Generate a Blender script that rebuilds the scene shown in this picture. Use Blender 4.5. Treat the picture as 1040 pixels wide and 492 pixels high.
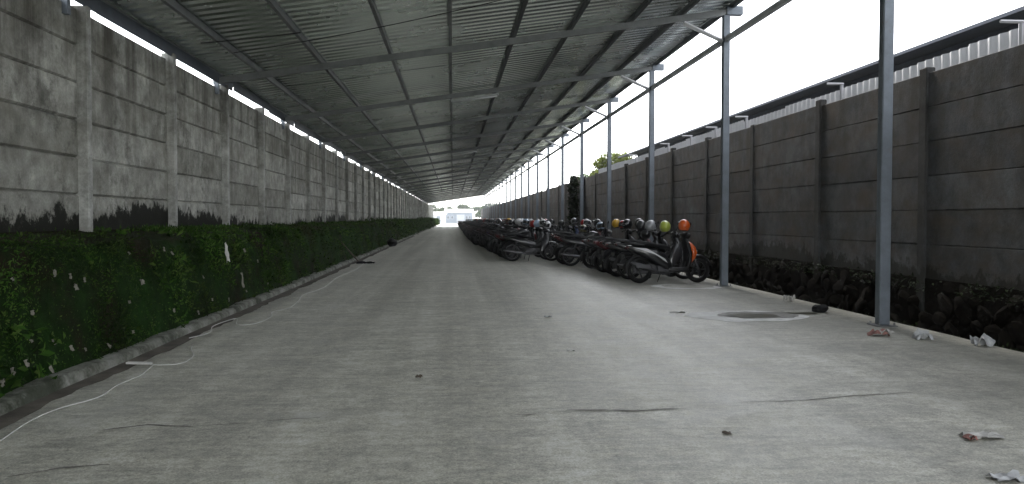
import bpy, math, random
from mathutils import Vector, Matrix, noise

random.seed(7)
R = math.radians
for o in list(bpy.data.objects):
    bpy.data.objects.remove(o)
scene = bpy.context.scene
col = scene.collection

# ------------------------------------------------------------------ camera
cam_d = bpy.data.cameras.new('camera')
cam = bpy.data.objects.new('camera', cam_d)
col.objects.link(cam)
cam_d.sensor_width = 36.0
cam_d.lens = 36.0 * 787 / 1040
cam_d.clip_start = 0.05
cam_d.clip_end = 6000
cam.location = (0, 0, 1.35)
cam.rotation_euler = (R(90 - 1.742), 0, R(-4.36))
scene.camera = cam

# ------------------------------------------------------------------ sky, sun, exposure
SUN_EL, SUN_AZ = 42, -5          # azimuth measured from +Y towards +X
w = bpy.data.worlds.new('World')
scene.world = w
w.use_nodes = True
nt = w.node_tree
nt.nodes.clear()
sky = nt.nodes.new('ShaderNodeTexSky')
sky.sky_type = 'NISHITA'
sky.sun_disc = False
sky.sun_elevation = R(SUN_EL)
sky.sun_rotation = R(SUN_AZ)
sky.air_density = 1.0
sky.dust_density = 0.3
sky.ozone_density = 1.0
hs = nt.nodes.new('ShaderNodeHueSaturation')
hs.inputs['Saturation'].default_value = 0.16
bg = nt.nodes.new('ShaderNodeBackground')
bg.inputs['Strength'].default_value = 0.15
out = nt.nodes.new('ShaderNodeOutputWorld')
nt.links.new(sky.outputs[0], hs.inputs['Color'])
nt.links.new(hs.outputs[0], bg.inputs['Color'])
nt.links.new(bg.outputs[0], out.inputs['Surface'])

sd = bpy.data.lights.new('sun', 'SUN')
sd.energy = 1.5
sd.angle = R(12)
sd.color = (1.0, 0.95, 0.88)
sun = bpy.data.objects.new('sun', sd)
col.objects.link(sun)
sdir = Vector((math.sin(R(SUN_AZ)) * math.cos(R(SUN_EL)), math.cos(R(SUN_AZ)) * math.cos(R(SUN_EL)), math.sin(R(SUN_EL))))
sun.rotation_euler = sdir.to_track_quat('Z', 'Y').to_euler()

vs = scene.view_settings
vs.view_transform = 'Standard'
vs.look = 'None'
vs.exposure = 2.28
vs.gamma = 1.0
vs.use_curve_mapping = False
scene.cycles.max_bounces = 8
scene.cycles.diffuse_bounces = 5


# ------------------------------------------------------------------ materials
def new_mat(name):
    m = bpy.data.materials.new(name)
    m.use_nodes = True
    t = m.node_tree
    return m, t, t.nodes['Principled BSDF']


def N(t, kind, **kw):
    n = t.nodes.new(kind)
    for k, v in kw.items():
        setattr(n, k, v)
    return n


def ramp(t, fac, stops):
    r = N(t, 'ShaderNodeValToRGB')
    e = r.color_ramp.elements
    while len(e) < len(stops):
        e.new(0.5)
    for i, (p, c) in enumerate(stops):
        e[i].position = p
        e[i].color = (*c, 1) if len(c) == 3 else c
    t.links.new(fac, r.inputs['Fac'])
    return r.outputs['Color']


def noise_tex(t, scale, detail=5, rough=0.6, vec=None, stretch=None, rot=None):
    n = N(t, 'ShaderNodeTexNoise')
    n.inputs['Scale'].default_value = scale
    n.inputs['Detail'].default_value = detail
    n.inputs['Roughness'].default_value = rough
    if vec is None:
        vec = N(t, 'ShaderNodeNewGeometry').outputs['Position']
    if stretch:
        mp = N(t, 'ShaderNodeMapping')
        mp.inputs['Scale'].default_value = stretch
        if rot:
            mp.inputs['Rotation'].default_value = rot
        t.links.new(vec, mp.inputs['Vector'])
        vec = mp.outputs[0]
    t.links.new(vec, n.inputs['Vector'])
    return n.outputs['Fac']


def mix(t, fac, a, b, mode='MIX'):
    n = N(t, 'ShaderNodeMix', data_type='RGBA', blend_type=mode)
    for sock, v in ((n.inputs[0], fac), (n.inputs[6], a), (n.inputs[7], b)):
        if isinstance(v, (int, float)):
            sock.default_value = v
        elif isinstance(v, tuple):
            sock.default_value = (*v, 1)
        else:
            t.links.new(v, sock)
    return n.outputs[2]


def math_n(t, op, a, b=None, c=None, clamp=False):
    n = N(t, 'ShaderNodeMath', operation=op)
    n.use_clamp = clamp
    for i, v in enumerate((a, b, c)):
        if v is None:
            continue
        if isinstance(v, (int, float)):
            n.inputs[i].default_value = v
        else:
            t.links.new(v, n.inputs[i])
    return n.outputs[0]


def bump(t, p, h, strength=0.3, dist=0.02):
    b = N(t, 'ShaderNodeBump')
    b.inputs['Strength'].default_value = strength
    b.inputs['Distance'].default_value = dist
    t.links.new(h, b.inputs['Height'])
    t.links.new(b.outputs[0], p.inputs['Normal'])


def simple(name, color, rough=0.5, metal=0.0, var=0.25, scale=6.0, coat=0.0, bumps=0.0, spec=0.5):
    m, t, p = new_mat(name)
    f = noise_tex(t, scale)
    lo = tuple(c * (1 - var) for c in color)
    hi = tuple(min(1, c * (1 + var)) for c in color)
    t.links.new(ramp(t, f, [(0.3, lo), (0.7, hi)]), p.inputs['Base Color'])
    p.inputs['Roughness'].default_value = rough
    p.inputs['Metallic'].default_value = metal
    p.inputs['Coat Weight'].default_value = coat
    p.inputs['Specular IOR Level'].default_value = spec
    if bumps:
        bump(t, p, noise_tex(t, scale * 6), bumps, 0.01)
    return m


def mat_floor():
    m, t, p = new_mat('floor_concrete')
    big = noise_tex(t, 0.35, 6, 0.62)
    mid = noise_tex(t, 1.6, 6, 0.65, stretch=(1.0, 1.6, 1))
    fine = noise_tex(t, 22, 6, 0.7)
    brush = noise_tex(t, 3.0, 4, 0.6, stretch=(0.9, 4.0, 1), rot=(0, 0, 0.3))
    track = noise_tex(t, 1.0, 3, 0.5, stretch=(2.4, 0.05, 1))
    c = ramp(t, big, [(0.3, (0.46, 0.453, 0.42)), (0.7, (0.55, 0.543, 0.51))])
    c = mix(t, 0.5, c, ramp(t, mid, [(0.3, (0.28, 0.28, 0.27)), (0.72, (0.72, 0.715, 0.70))]), 'OVERLAY')
    mid2 = noise_tex(t, 7, 7, 0.75)
    c = mix(t, 0.6, c, ramp(t, mid2, [(0.3, (0.28, 0.28, 0.275)), (0.7, (0.72, 0.72, 0.71))]), 'OVERLAY')
    c = mix(t, 0.5, c, ramp(t, brush, [(0.3, (0.34, 0.34, 0.33)), (0.7, (0.66, 0.66, 0.65))]), 'OVERLAY')
    c = mix(t, 0.4, c, ramp(t, track, [(0.35, (0.3, 0.3, 0.3)), (0.65, (0.7, 0.7, 0.7))]), 'OVERLAY')
    c = mix(t, 0.75, c, ramp(t, fine, [(0.3, (0.26, 0.26, 0.25)), (0.7, (0.68, 0.68, 0.67))]), 'OVERLAY')
    grit = noise_tex(t, 75, 3, 0.8)
    c = mix(t, 0.8, c, ramp(t, grit, [(0.34, (0.25, 0.25, 0.24)), (0.66, (0.75, 0.75, 0.74))]), 'OVERLAY')
    st = noise_tex(t, 0.9, 5, 0.7, stretch=(0.5, 1.4, 1))
    c = mix(t, ramp(t, st, [(0.58, (0, 0, 0)), (0.72, (0.55, 0.55, 0.55))]), c, (0.26, 0.257, 0.24))
    pale = noise_tex(t, 0.6, 6, 0.7, stretch=(1.5, 0.5, 1))
    c = mix(t, ramp(t, pale, [(0.56, (0, 0, 0)), (0.75, (0.45, 0.45, 0.45))]), c, (0.62, 0.62, 0.60))
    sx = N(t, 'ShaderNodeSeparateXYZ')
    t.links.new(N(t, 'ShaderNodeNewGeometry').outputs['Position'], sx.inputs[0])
    edge_dirt_shade = math_n(t, 'ADD', math_n(t, 'MULTIPLY_ADD', sx.outputs['X'], 0.26, -0.72), math_n(t, 'MULTIPLY_ADD', noise_tex(t, 0.8, 6, 0.7), 2.4, -1.2), clamp=True)
    c = mix(t, math_n(t, 'MULTIPLY', edge_dirt_shade, 0.62), c, (0.165, 0.165, 0.145))  # edge dirt plus painted darkening that offsets light from the open right side
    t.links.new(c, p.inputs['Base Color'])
    rr = ramp(t, mid, [(0.3, (0.42, 0.42, 0.42)), (0.7, (0.58, 0.58, 0.58))])
    t.links.new(rr, p.inputs['Roughness'])
    p.inputs['Specular IOR Level'].default_value = 0.5
    h = math_n(t, 'ADD', math_n(t, 'MULTIPLY', fine, 0.5), math_n(t, 'ADD', brush, math_n(t, 'MULTIPLY', mid, 1.5)))
    bump(t, p, h, 0.5, 0.012)
    return m


def mat_panel(name, base, lowz, topz, mould, streak, tint):
    """precast concrete with black mould along the foot and run-off streaks from the top edge"""
    m, t, p = new_mat(name)
    geo = N(t, 'ShaderNodeNewGeometry')
    pos = geo.outputs['Position']
    sep = N(t, 'ShaderNodeSeparateXYZ')
    t.links.new(pos, sep.inputs[0])
    z = sep.outputs['Z']
    oi = N(t, 'ShaderNodeObjectInfo')
    big = noise_tex(t, 0.9, 6, 0.65)
    mid = noise_tex(t, 4.0, 6, 0.7)
    fine = noise_tex(t, 40, 4, 0.7)
    lo = tuple(b * 0.62 for b in base)
    hi = tuple(b * 1.3 for b in base)
    c = ramp(t, big, [(0.28, lo), (0.72, hi)])
    c = mix(t, 0.75, c, ramp(t, mid, [(0.3, (0.2, 0.2, 0.19)), (0.7, (0.8, 0.8, 0.79))]), 'OVERLAY')
    c = mix(t, 0.5, c, ramp(t, fine, [(0.25, (0.3, 0.3, 0.3)), (0.75, (0.7, 0.7, 0.7))]), 'OVERLAY')
    rv = ramp(t, oi.outputs['Random'], [(0, (0.3, 0.3, 0.29)), (1, (0.68, 0.68, 0.68))])
    c = mix(t, 0.6, c, rv, 'OVERLAY')
    # brown tint patches
    tn = noise_tex(t, 1.1, 6, 0.7, stretch=(1, 1, 1.6))
    c = mix(t, ramp(t, tn, [(0.42, (0, 0, 0)), (0.68, (0.6, 0.6, 0.6))]), c, tint)
    # run-off streaks: strong near the top, fading down
    sn = noise_tex(t, 1.0, 5, 0.65, stretch=(3.0, 3.0, 0.28))
    depth = math_n(t, 'SUBTRACT', topz, z)
    fade = math_n(t, 'MULTIPLY_ADD', depth, -0.42, 1.0, clamp=True)
    sv = math_n(t, 'MULTIPLY', ramp(t, sn, [(0.46, (0, 0, 0)), (0.66, (1, 1, 1))]), math_n(t, 'MULTIPLY', fade, streak), clamp=True)
    c = mix(t, sv, c, (0.045, 0.038, 0.028))
    # mould along the foot: ragged, heavy in some bays and nearly absent in others
    lowf = noise_tex(t, 0.22, 2, 0.5)
    drip = noise_tex(t, 4.2, 6, 0.7, stretch=(1, 1, 0.75))
    blot = noise_tex(t, 7.0, 5, 0.7)
    h0 = math_n(t, 'SUBTRACT', z, lowz)
    lev = math_n(t, 'ADD', math_n(t, 'MULTIPLY', drip, 1.5), math_n(t, 'ADD', math_n(t, 'MULTIPLY', blot, 0.7), math_n(t, 'MULTIPLY', lowf, 1.6)))
    mv = math_n(t, 'SUBTRACT', lev, math_n(t, 'ADD', math_n(t, 'MULTIPLY', h0, 1.9), 1.5))
    mv = math_n(t, 'MULTIPLY', math_n(t, 'MULTIPLY', mv, 6.0, clamp=True), mould, clamp=True)
    c = mix(t, mv, c, (0.014, 0.015, 0.011))
    # scattered black lichen blotches on every course
    b2 = noise_tex(t, 1.7, 8, 0.82)
    c = mix(t, math_n(t, 'MULTIPLY', ramp(t, b2, [(0.54, (0, 0, 0)), (0.65, (0.6, 0.6, 0.6))]), mould), c, (0.055, 0.056, 0.045))
    t.links.new(c, p.inputs['Base Color'])
    p.inputs['Roughness'].default_value = 0.93
    p.inputs['Specular IOR Level'].default_value = 0.25
    bump(t, p, math_n(t, 'ADD', mid, math_n(t, 'MULTIPLY', fine, 0.4)), 0.5, 0.015)
    return m


def mat_zinc():
    m, t, p = new_mat('zinc_roof_sheet')
    oi = N(t, 'ShaderNodeObjectInfo')
    big = noise_tex(t, 0.5, 5, 0.6)
    sp = noise_tex(t, 30, 3, 0.7)
    c = ramp(t, big, [(0.3, (0.70, 0.75, 0.72)), (0.7, (0.84, 0.89, 0.86))])
    c = mix(t, 0.3, c, ramp(t, sp, [(0.3, (0.4, 0.4, 0.4)), (0.7, (0.6, 0.6, 0.6))]), 'OVERLAY')
    c = mix(t, 0.6, c, ramp(t, oi.outputs['Random'], [(0, (0.38, 0.39, 0.38)), (1, (0.6, 0.6, 0.6))]), 'OVERLAY')
    dn = noise_tex(t, 1.0, 4, 0.6, stretch=(0.12, 9.0, 0.5))
    c = mix(t, 0.75, c, ramp(t, dn, [(0.35, (0.28, 0.28, 0.27)), (0.65, (0.66, 0.66, 0.66))]), 'OVERLAY')
    rn = noise_tex(t, 1.3, 7, 0.75, stretch=(0.4, 2.0, 1))
    c = mix(t, ramp(t, rn, [(0.66, (0, 0, 0)), (0.8, (0.4, 0.4, 0.4))]), c, (0.22, 0.16, 0.12))
    t.links.new(c, p.inputs['Base Color'])
    p.inputs['Metallic'].default_value = 0.92
    t.links.new(ramp(t, big, [(0.3, (0.20, 0.20, 0.20)), (0.7, (0.32, 0.32, 0.32))]), p.inputs['Roughness'])
    
    return m


def mat_steel(name, base, rust=0.4, rough=0.5, metal=0.5):
    m, t, p = new_mat(name)
    n = noise_tex(t, 3, 6, 0.7)
    c = ramp(t, n, [(0.3, tuple(b * 0.75 for b in base)), (0.7, tuple(b * 1.2 for b in base))])
    n2 = noise_tex(t, 5, 7, 0.8)
    c = mix(t, ramp(t, n2, [(0.6, (0, 0, 0)), (0.74, (rust,) * 3)]), c, (0.13, 0.07, 0.04))
    t.links.new(c, p.inputs['Base Color'])
    p.inputs['Roughness'].default_value = rough
    p.inputs['Metallic'].default_value = metal
    return m


def mat_leaf(name, c0, c1, c2, brown=0.0, trans=0.15):
    m, t, p = new_mat(name)
    geo = N(t, 'ShaderNodeNewGeometry')
    c = ramp(t, geo.outputs['Random Per Island'], [(0.0, c0), (0.55, c1), (1.0, c2)])
    n = noise_tex(t, 1.3, 5, 0.65)
    c = mix(t, 1.0, c, ramp(t, n, [(0.36, (0.2, 0.2, 0.2)), (0.64, (0.8, 0.8, 0.75))]), 'OVERLAY')
    if brown:
        n2 = noise_tex(t, 0.5, 4, 0.6, stretch=(1, 0.6, 1.5))
        c = mix(t, ramp(t, n2, [(0.55, (0, 0, 0)), (0.68, (brown,) * 3)]), c, (0.035, 0.024, 0.014))
    t.links.new(c, p.inputs['Base Color'])
    p.inputs['Roughness'].default_value = 0.75
    p.inputs['Specular IOR Level'].default_value = 0.08
    if trans:
        tr = N(t, 'ShaderNodeBsdfTranslucent')
        t.links.new(c, tr.inputs['Color'])
        ms = N(t, 'ShaderNodeMixShader')
        ms.inputs[0].default_value = trans
        o = t.nodes['Material Output']
        t.links.new(p.outputs[0], ms.inputs[1])
        t.links.new(tr.outputs[0], ms.inputs[2])
        t.links.new(ms.outputs[0], o.inputs['Surface'])
    return m


def mat_bank():
    m, t, p = new_mat('mossy_bank')
    a = noise_tex(t, 0.7, 6, 0.65)
    b = noise_tex(t, 7, 6, 0.7)
    c = ramp(t, a, [(0.36, (0.018, 0.012, 0.008)), (0.47, (0.009, 0.022, 0.004)), (0.7, (0.015, 0.055, 0.007))])
    c = mix(t, 0.7, c, ramp(t, b, [(0.3, (0.2, 0.2, 0.2)), (0.7, (0.75, 0.75, 0.7))]), 'OVERLAY')
    sp_ = N(t, 'ShaderNodeSeparateXYZ')
    t.links.new(N(t, 'ShaderNodeNewGeometry').outputs['Position'], sp_.inputs[0])
    lv = math_n(t, 'ADD', math_n(t, 'MULTIPLY_ADD', sp_.outputs['Z'], 6.0, -6.6), math_n(t, 'MULTIPLY_ADD', a, 7.0, -3.3), clamp=True)
    c = mix(t, math_n(t, 'MULTIPLY', lv, 0.85), c, (0.026, 0.017, 0.012))
    t.links.new(c, p.inputs['Base Color'])
    p.inputs['Roughness'].default_value = 0.95
    p.inputs['Specular IOR Level'].default_value = 0.1
    bump(t, p, b, 0.9, 0.06)
    return m


M = {}
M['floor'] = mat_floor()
M['panel_l'] = mat_panel('panel_concrete_left', (0.395, 0.395, 0.368), 1.17, 3.86, 1.0, 0.8, (0.20, 0.19, 0.155))
M['post_l'] = mat_panel('post_concrete_left', (0.42, 0.425, 0.41), 0.9, 3.9, 0.35, 0.8, (0.19, 0.18, 0.15))
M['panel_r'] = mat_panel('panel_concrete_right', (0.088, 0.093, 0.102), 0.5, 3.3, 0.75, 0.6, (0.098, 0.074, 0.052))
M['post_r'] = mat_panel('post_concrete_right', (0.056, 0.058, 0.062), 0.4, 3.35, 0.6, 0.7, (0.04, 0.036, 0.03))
M['zinc'] = mat_zinc()
M['steel'] = mat_steel('grey_painted_steel', (0.24, 0.25, 0.255), 0.35, 0.5, 0.35)
M['column'] = mat_steel('blue_grey_column_paint', (0.165, 0.19, 0.222), 0.8, 0.5, 0.2)
M['rail'] = mat_steel('pale_grey_rail_paint', (0.78, 0.79, 0.82), 0.2, 0.5, 0.0)
M['flash'] = simple('dark_blue_flashing', (0.06, 0.075, 0.10), 0.5, 0.2)
M['purlin'] = mat_steel('dark_purlin_steel', (0.10, 0.105, 0.115), 0.4, 0.5, 0.4)
M['bank'] = mat_bank()
M['grass'] = mat_leaf('bank_greenery', (0.013, 0.034, 0.005), (0.028, 0.072, 0.010), (0.07, 0.115, 0.024), 0.6)
M['ditch_weed'] = mat_leaf('ditch_weed_leaves', (0.006, 0.010, 0.004), (0.010, 0.018, 0.006), (0.02, 0.032, 0.01), 0.5, 0.05)
M['tree_yellow'] = mat_leaf('yellow_green_foliage', (0.09, 0.12, 0.02), (0.13, 0.16, 0.03), (0.18, 0.20, 0.05), 0, 0.4)
M['tree_dark'] = mat_leaf('dark_foliage', (0.03, 0.06, 0.02), (0.05, 0.09, 0.03), (0.08, 0.12, 0.04), 0, 0.25)
M['bark'] = simple('bark', (0.09, 0.065, 0.045), 0.9, bumps=0.6)
mk, tk, pk = new_mat('kerb_concrete')
kc = ramp(tk, noise_tex(tk, 3.5, 7, 0.75), [(0.34, (0.05, 0.05, 0.035)), (0.5, (0.20, 0.205, 0.175)), (0.7, (0.36, 0.365, 0.34))])
kc = mix(tk, ramp(tk, noise_tex(tk, 1.4, 6, 0.7), [(0.5, (0, 0, 0)), (0.62, (0.85, 0.85, 0.85))]), kc, (0.022, 0.03, 0.014))
tk.links.new(kc, pk.inputs['Base Color'])
pk.inputs['Roughness'].default_value = 0.95
bump(tk, pk, noise_tex(tk, 14, 5, 0.7), 0.9, 0.03)
M['kerb'] = mk
M['dirt'] = simple('gutter_silt', (0.10, 0.088, 0.072), 0.95, var=0.5, scale=3, bumps=0.6)
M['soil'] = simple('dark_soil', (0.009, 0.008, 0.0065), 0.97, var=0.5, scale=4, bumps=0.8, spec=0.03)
M['ground'] = simple('far_ground', (0.12, 0.13, 0.08), 0.95, var=0.4, scale=0.2)
M['yard'] = simple('yard_concrete', (0.32, 0.315, 0.30), 0.9, var=0.15, scale=0.5)
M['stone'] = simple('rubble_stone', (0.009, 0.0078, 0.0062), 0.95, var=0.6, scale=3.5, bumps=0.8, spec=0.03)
M['crack'] = simple('crack_dirt', (0.22, 0.21, 0.19), 0.95, var=0.4, scale=9)
M['pale'] = simple('dried_cement', (0.42, 0.42, 0.40), 0.9, var=0.18, scale=4)
M['white_wall'] = simple('white_cladding', (0.72, 0.73, 0.75), 0.55, var=0.1, scale=2)
M['dark_roof'] = simple('dark_eave', (0.05, 0.06, 0.085), 0.7, var=0.2)
M['white_pipe'] = simple('white_pipe', (0.4, 0.4, 0.42), 0.45, var=0.08)
M['blue_wall'] = simple('blue_grey_cladding', (0.27, 0.31, 0.36), 0.6, var=0.12, scale=0.5)
M['grey_roof'] = simple('pale_roof', (0.5, 0.52, 0.55), 0.55, var=0.1)
M['glass'] = simple('window_glass', (0.16, 0.18, 0.2), 0.1, var=0.1)
M['cable'] = simple('white_cable', (0.62, 0.62, 0.6), 0.5, var=0.15)
M['wire'] = simple('black_wire', (0.02, 0.02, 0.02), 0.6)
M['paper'] = simple('dirty_paper', (0.55, 0.54, 0.52), 0.85, var=0.25, scale=12)
M['paper_red'] = simple('red_print_paper', (0.30, 0.15, 0.13), 0.8, var=0.4, scale=14)
M['plastic_clear'] = simple('grey_plastic_film', (0.42, 0.43, 0.44), 0.3, var=0.35, scale=14)
M['dryleaf'] = simple('pale_dead_leaf', (0.20, 0.19, 0.16), 0.9, var=0.35, scale=15)
M['lamp'] = simple('lamp_enamel', (0.55, 0.57, 0.57), 0.45, var=0.08)
M['tube'] = simple('lamp_tube', (0.7, 0.72, 0.72), 0.3, var=0.03)
M['bag'] = simple('black_plastic', (0.010, 0.010, 0.011), 0.7, var=0.3, bumps=0.3, spec=0.2)
M['wood'] = simple('weathered_wood', (0.10, 0.08, 0.06), 0.85, var=0.3, scale=10)
# motorbikes
M['rubber'] = simple('tyre_rubber', (0.010, 0.010, 0.010), 0.8, spec=0.2, var=0.3, scale=15)
M['alloy'] = simple('alloy', (0.09, 0.09, 0.095), 0.4, 0.7, var=0.2)
M['rim_black'] = simple('black_rim', (0.02, 0.02, 0.022), 0.4, 0.3)
M['chrome'] = simple('chrome', (0.12, 0.12, 0.125), 0.3, 1.0, var=0.05)
M['bplastic'] = simple('black_body_plastic', (0.009, 0.009, 0.010), 0.5, var=0.3, spec=0.35)
M['seat'] = simple('seat_vinyl', (0.010, 0.010, 0.011), 0.75, var=0.3, spec=0.25)
M['engine'] = simple('engine_grey', (0.07, 0.07, 0.075), 0.55, 0.4)
M['lens'] = simple('clear_lens', (0.35, 0.37, 0.4), 0.08, var=0.1, coat=0.5)
M['redlens'] = simple('red_lens', (0.07, 0.006, 0.008), 0.12, var=0.1, coat=0.5)
M['plate'] = simple('number_plate', (0.03, 0.03, 0.032), 0.5)
M['visor'] = simple('smoke_visor', (0.012, 0.013, 0.016), 0.06, coat=0.6)
M['trim'] = simple('helmet_trim', (0.02, 0.02, 0.02), 0.7)
PAINT = {}
for nm, c in dict(black=(0.010, 0.010, 0.012), charcoal=(0.035, 0.036, 0.04), maroon=(0.09, 0.008, 0.012), red=(0.32, 0.015, 0.015),
                  blue=(0.015, 0.04, 0.15), white=(0.62, 0.62, 0.63), silver=(0.30, 0.31, 0.33), orange=(0.62, 0.10, 0.008),
                  lime=(0.42, 0.50, 0.08), yellow=(0.62, 0.36, 0.02), pink=(0.6, 0.22, 0.25), paleblue=(0.35, 0.45, 0.58), olive=(0.16, 0.15, 0.07)).items():
    PAINT[nm] = simple('paint_' + nm, c, 0.28, var=0.12, scale=3, coat=0.5)


# ------------------------------------------------------------------ mesh builder
class MB:
    def __init__(s):
        s.v, s.f, s.mi = [], [], []

    def add(s, vs_, fs, mi=0):
        k = len(s.v)
        s.v += [tuple(p) for p in vs_]
        s.f += [tuple(i + k for i in q) for q in fs]
        s.mi += [mi] * len(fs)
        return s

    def box(s, x0, x1, y0, y1, z0, z1, ch=0.0):
        if ch <= 0:
            v = [(x, y, z) for z in (z0, z1) for y in (y0, y1) for x in (x0, x1)]
            return s.add(v, [(0, 2, 3, 1), (4, 5, 7, 6), (0, 1, 5, 4), (2, 6, 7, 3), (0, 4, 6, 2), (1, 3, 7, 5)])
        # chamfered box: three nested rects per axis
        import itertools
        pts, idx = [], {}
        X, Y, Z = (x0, x1), (y0, y1), (z0, z1)
        for a in range(3):
            for i, j, k in itertools.product((0, 1), repeat=3):
                sg = [(-1, 1)[q] for q in (i, j, k)]
                pnt = [X[i], Y[j], Z[k]]
                for b in range(3):
                    if b != a:
                        pnt[b] -= sg[b] * ch
                idx[(a, i, j, k)] = len(pts)
                pts.append(tuple(pnt))
        fs = []
        order = [(0, 0), (1, 0), (1, 1), (0, 1)]

        def key(a, sa, p, q):
            t_ = [0, 0, 0]
            t_[a] = sa
            o_ = [b for b in range(3) if b != a]
            t_[o_[0]] = p
            t_[o_[1]] = q
            return tuple(t_)
        for a in range(3):
            for sa in (0, 1):
                fs.append(tuple(idx[(a,) + key(a, sa, p, q)] for p, q in order))
        for a in range(3):
            for b in range(a + 1, 3):
                c = 3 - a - b
                for sa in (0, 1):
                    for sb in (0, 1):
                        t0, t1 = [0] * 3, [0] * 3
                        t0[a] = t1[a] = sa
                        t0[b] = t1[b] = sb
                        t1[c] = 1
                        fs.append((idx[(a, *t0)], idx[(b, *t0)], idx[(b, *t1)], idx[(a, *t1)]))
        for i, j, k in itertools.product((0, 1), repeat=3):
            fs.append((idx[(0, i, j, k)], idx[(1, i, j, k)], idx[(2, i, j, k)]))
        return s.add(pts, fs)

    def rings(s, rings, closed=True, caps=True, mi=0):
        n = len(rings[0])
        v = [p for r in rings for p in r]
        f = []
        for i in range(len(rings) - 1):
            for j in range(n if closed else n - 1):
                a, b = i * n + j, i * n + (j + 1) % n
                f.append((a, b, b + n, a + n))
        if caps and closed:
            f.append(tuple(range(n - 1, -1, -1)))
            k = (len(rings) - 1) * n
            f.append(tuple(range(k, k + n)))
        return s.add(v, f, mi)

    def tube(s, pts, r, n=8, caps=True, mi=0):
        pts = [Vector(p) for p in pts]
        rr = r if isinstance(r, (list, tuple)) else [r] * len(pts)
        rings = []
        up = Vector((0, 0, 1))
        for i, p in enumerate(pts):
            d = (pts[min(i + 1, len(pts) - 1)] - pts[max(i - 1, 0)]).normalized()
            a = d.cross(up)
            if a.length < 0.05:
                a = d.cross(Vector((0, 1, 0)))
            a.normalize()
            b = a.cross(d)
            rings.append([p + (a * math.cos(2 * math.pi * k / n) + b * math.sin(2 * math.pi * k / n)) * rr[i] for k in range(n)])
        return s.rings(rings, True, caps, mi)

    def loft_x(s, secs, n=12, pw=2.6):
        """sections (x, z, half width, half height) superellipse"""
        rings = []
        for x, z, a, b in secs:
            rg = []
            for k in range(n):
                th = 2 * math.pi * k / n
                c, q = math.cos(th), math.sin(th)
                rg.append((x, a * math.copysign(abs(c) ** (2 / pw), c), z + b * math.copysign(abs(q) ** (2 / pw), q)))
            rings.append(rg)
        return s.rings(rings)

    def loft_z(s, secs, n=12, pw=3.0):
        """sections (z, x, half depth, half width)"""
        rings = []
        for z, x, a, b in secs:
            rg = []
            for k in range(n):
                th = 2 * math.pi * k / n
                c, q = math.cos(th), math.sin(th)
                rg.append((x + a * math.copysign(abs(c) ** (2 / pw), c), b * math.copysign(abs(q) ** (2 / pw), q), z))
            rings.append(rg)
        return s.rings(rings)

    def ell(s, c, r, n=12, m=8):
        rings = []
        for i in range(m + 1):
            ph = math.pi * i / m
            sr = max(math.sin(ph), 0.02)
            rings.append([(c[0] + r[0] * sr * math.cos(2 * math.pi * k / n), c[1] + r[1] * sr * math.sin(2 * math.pi * k / n), c[2] - r[2] * math.cos(ph)) for k in range(n)])
        return s.rings(rings)

    def torus(s, c, RR, r, n=28, m=8, sq=1.0):
        """axis along y"""
        v, f = [], []
        for i in range(n):
            a = 2 * math.pi * i / n
            for j in range(m):
                b = 2 * math.pi * j / m
                rad = RR + r * math.cos(b)
                v.append((c[0] + rad * math.cos(a), c[1] + r * sq * math.sin(b), c[2] + rad * math.sin(a)))
        for i in range(n):
            for j in range(m):
                f.append((i * m + j, ((i + 1) % n) * m + j, ((i + 1) % n) * m + (j + 1) % m, i * m + (j + 1) % m))
        return s.add(v, f)

    def arc_shell(s, c, r, w_, a0, a1, n=10, th=0.012):
        """curved mudguard around an axle (axis y), domed section"""
        rings = []
        for i in range(n + 1):
            a = R(a0 + (a1 - a0) * i / n)
            rg = []
            prof = [(-w_, -0.03), (-w_ * 0.7, 0.0), (0, 0.012), (w_ * 0.7, 0.0), (w_, -0.03)]
            prof = prof + [(y, d - th) for y, d in reversed(prof)]
            for y, d in prof:
                rg.append((c[0] + (r + d) * math.cos(a), c[1] + y, c[2] + (r + d) * math.sin(a)))
            rings.append(rg)
        return s.rings(rings)

    def mesh(s, name, mats, smooth=False):
        me = bpy.data.meshes.new(name)
        me.from_pydata(s.v, [], s.f)
        if not isinstance(mats, (list, tuple)):
            mats = [mats]
        for m_ in mats:
            me.materials.append(m_)
        if len(mats) > 1:
            me.polygons.foreach_set('material_index', s.mi)
        if smooth:
            me.polygons.foreach_set('use_smooth', [True] * len(me.polygons))
            if smooth != 'all':
                me.set_sharp_from_angle(angle=R(smooth if smooth is not True else 40))
        me.validate()
        me.update()
        return me


def obj(name, me, parent=None, loc=None, rot=None, scl=None):
    o = bpy.data.objects.new(name, me)
    col.objects.link(o)
    if parent:
        o.parent = parent
    if loc:
        o.location = loc
    if rot:
        o.rotation_euler = rot
    if scl:
        o.scale = scl
    return o


def tag(o, label, cat, group=None):
    o['label'] = label
    o['category'] = cat
    if group:
        o['group'] = group
    return o


def struct(o):
    o['kind'] = 'structure'
    return o


def thing(name, label, cat, loc=(0, 0, 0), rotz=0, group=None):
    o = bpy.data.objects.new(name, None)
    o.empty_display_size = 0.2
    col.objects.link(o)
    o.location = loc
    o.rotation_euler = (0, 0, rotz)
    return tag(o, label, cat, group)


def nz(x, y, z=0.0):
    return noise.noise(Vector((x, y, z)))


# ------------------------------------------------------------------ layout constants
ROOF0, ROOF1 = -5.0, 139.0            # roof from / to along the drive
COL0, COLS = 9.36, 5.735              # first column in view, spacing
LX, RX = -4.46, 6.30                  # faces of the left and right panel walls
YS, YE = -8.0, 178.0


def roof_z(x):
    return 4.675 + 0.15 * x


# ------------------------------------------------------------------ ground, drive, bank
struct(obj('ground', MB().box(-2500, 2500, -2500, 2500, -2.0, -0.32).mesh('ground', M['ground'])))

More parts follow.
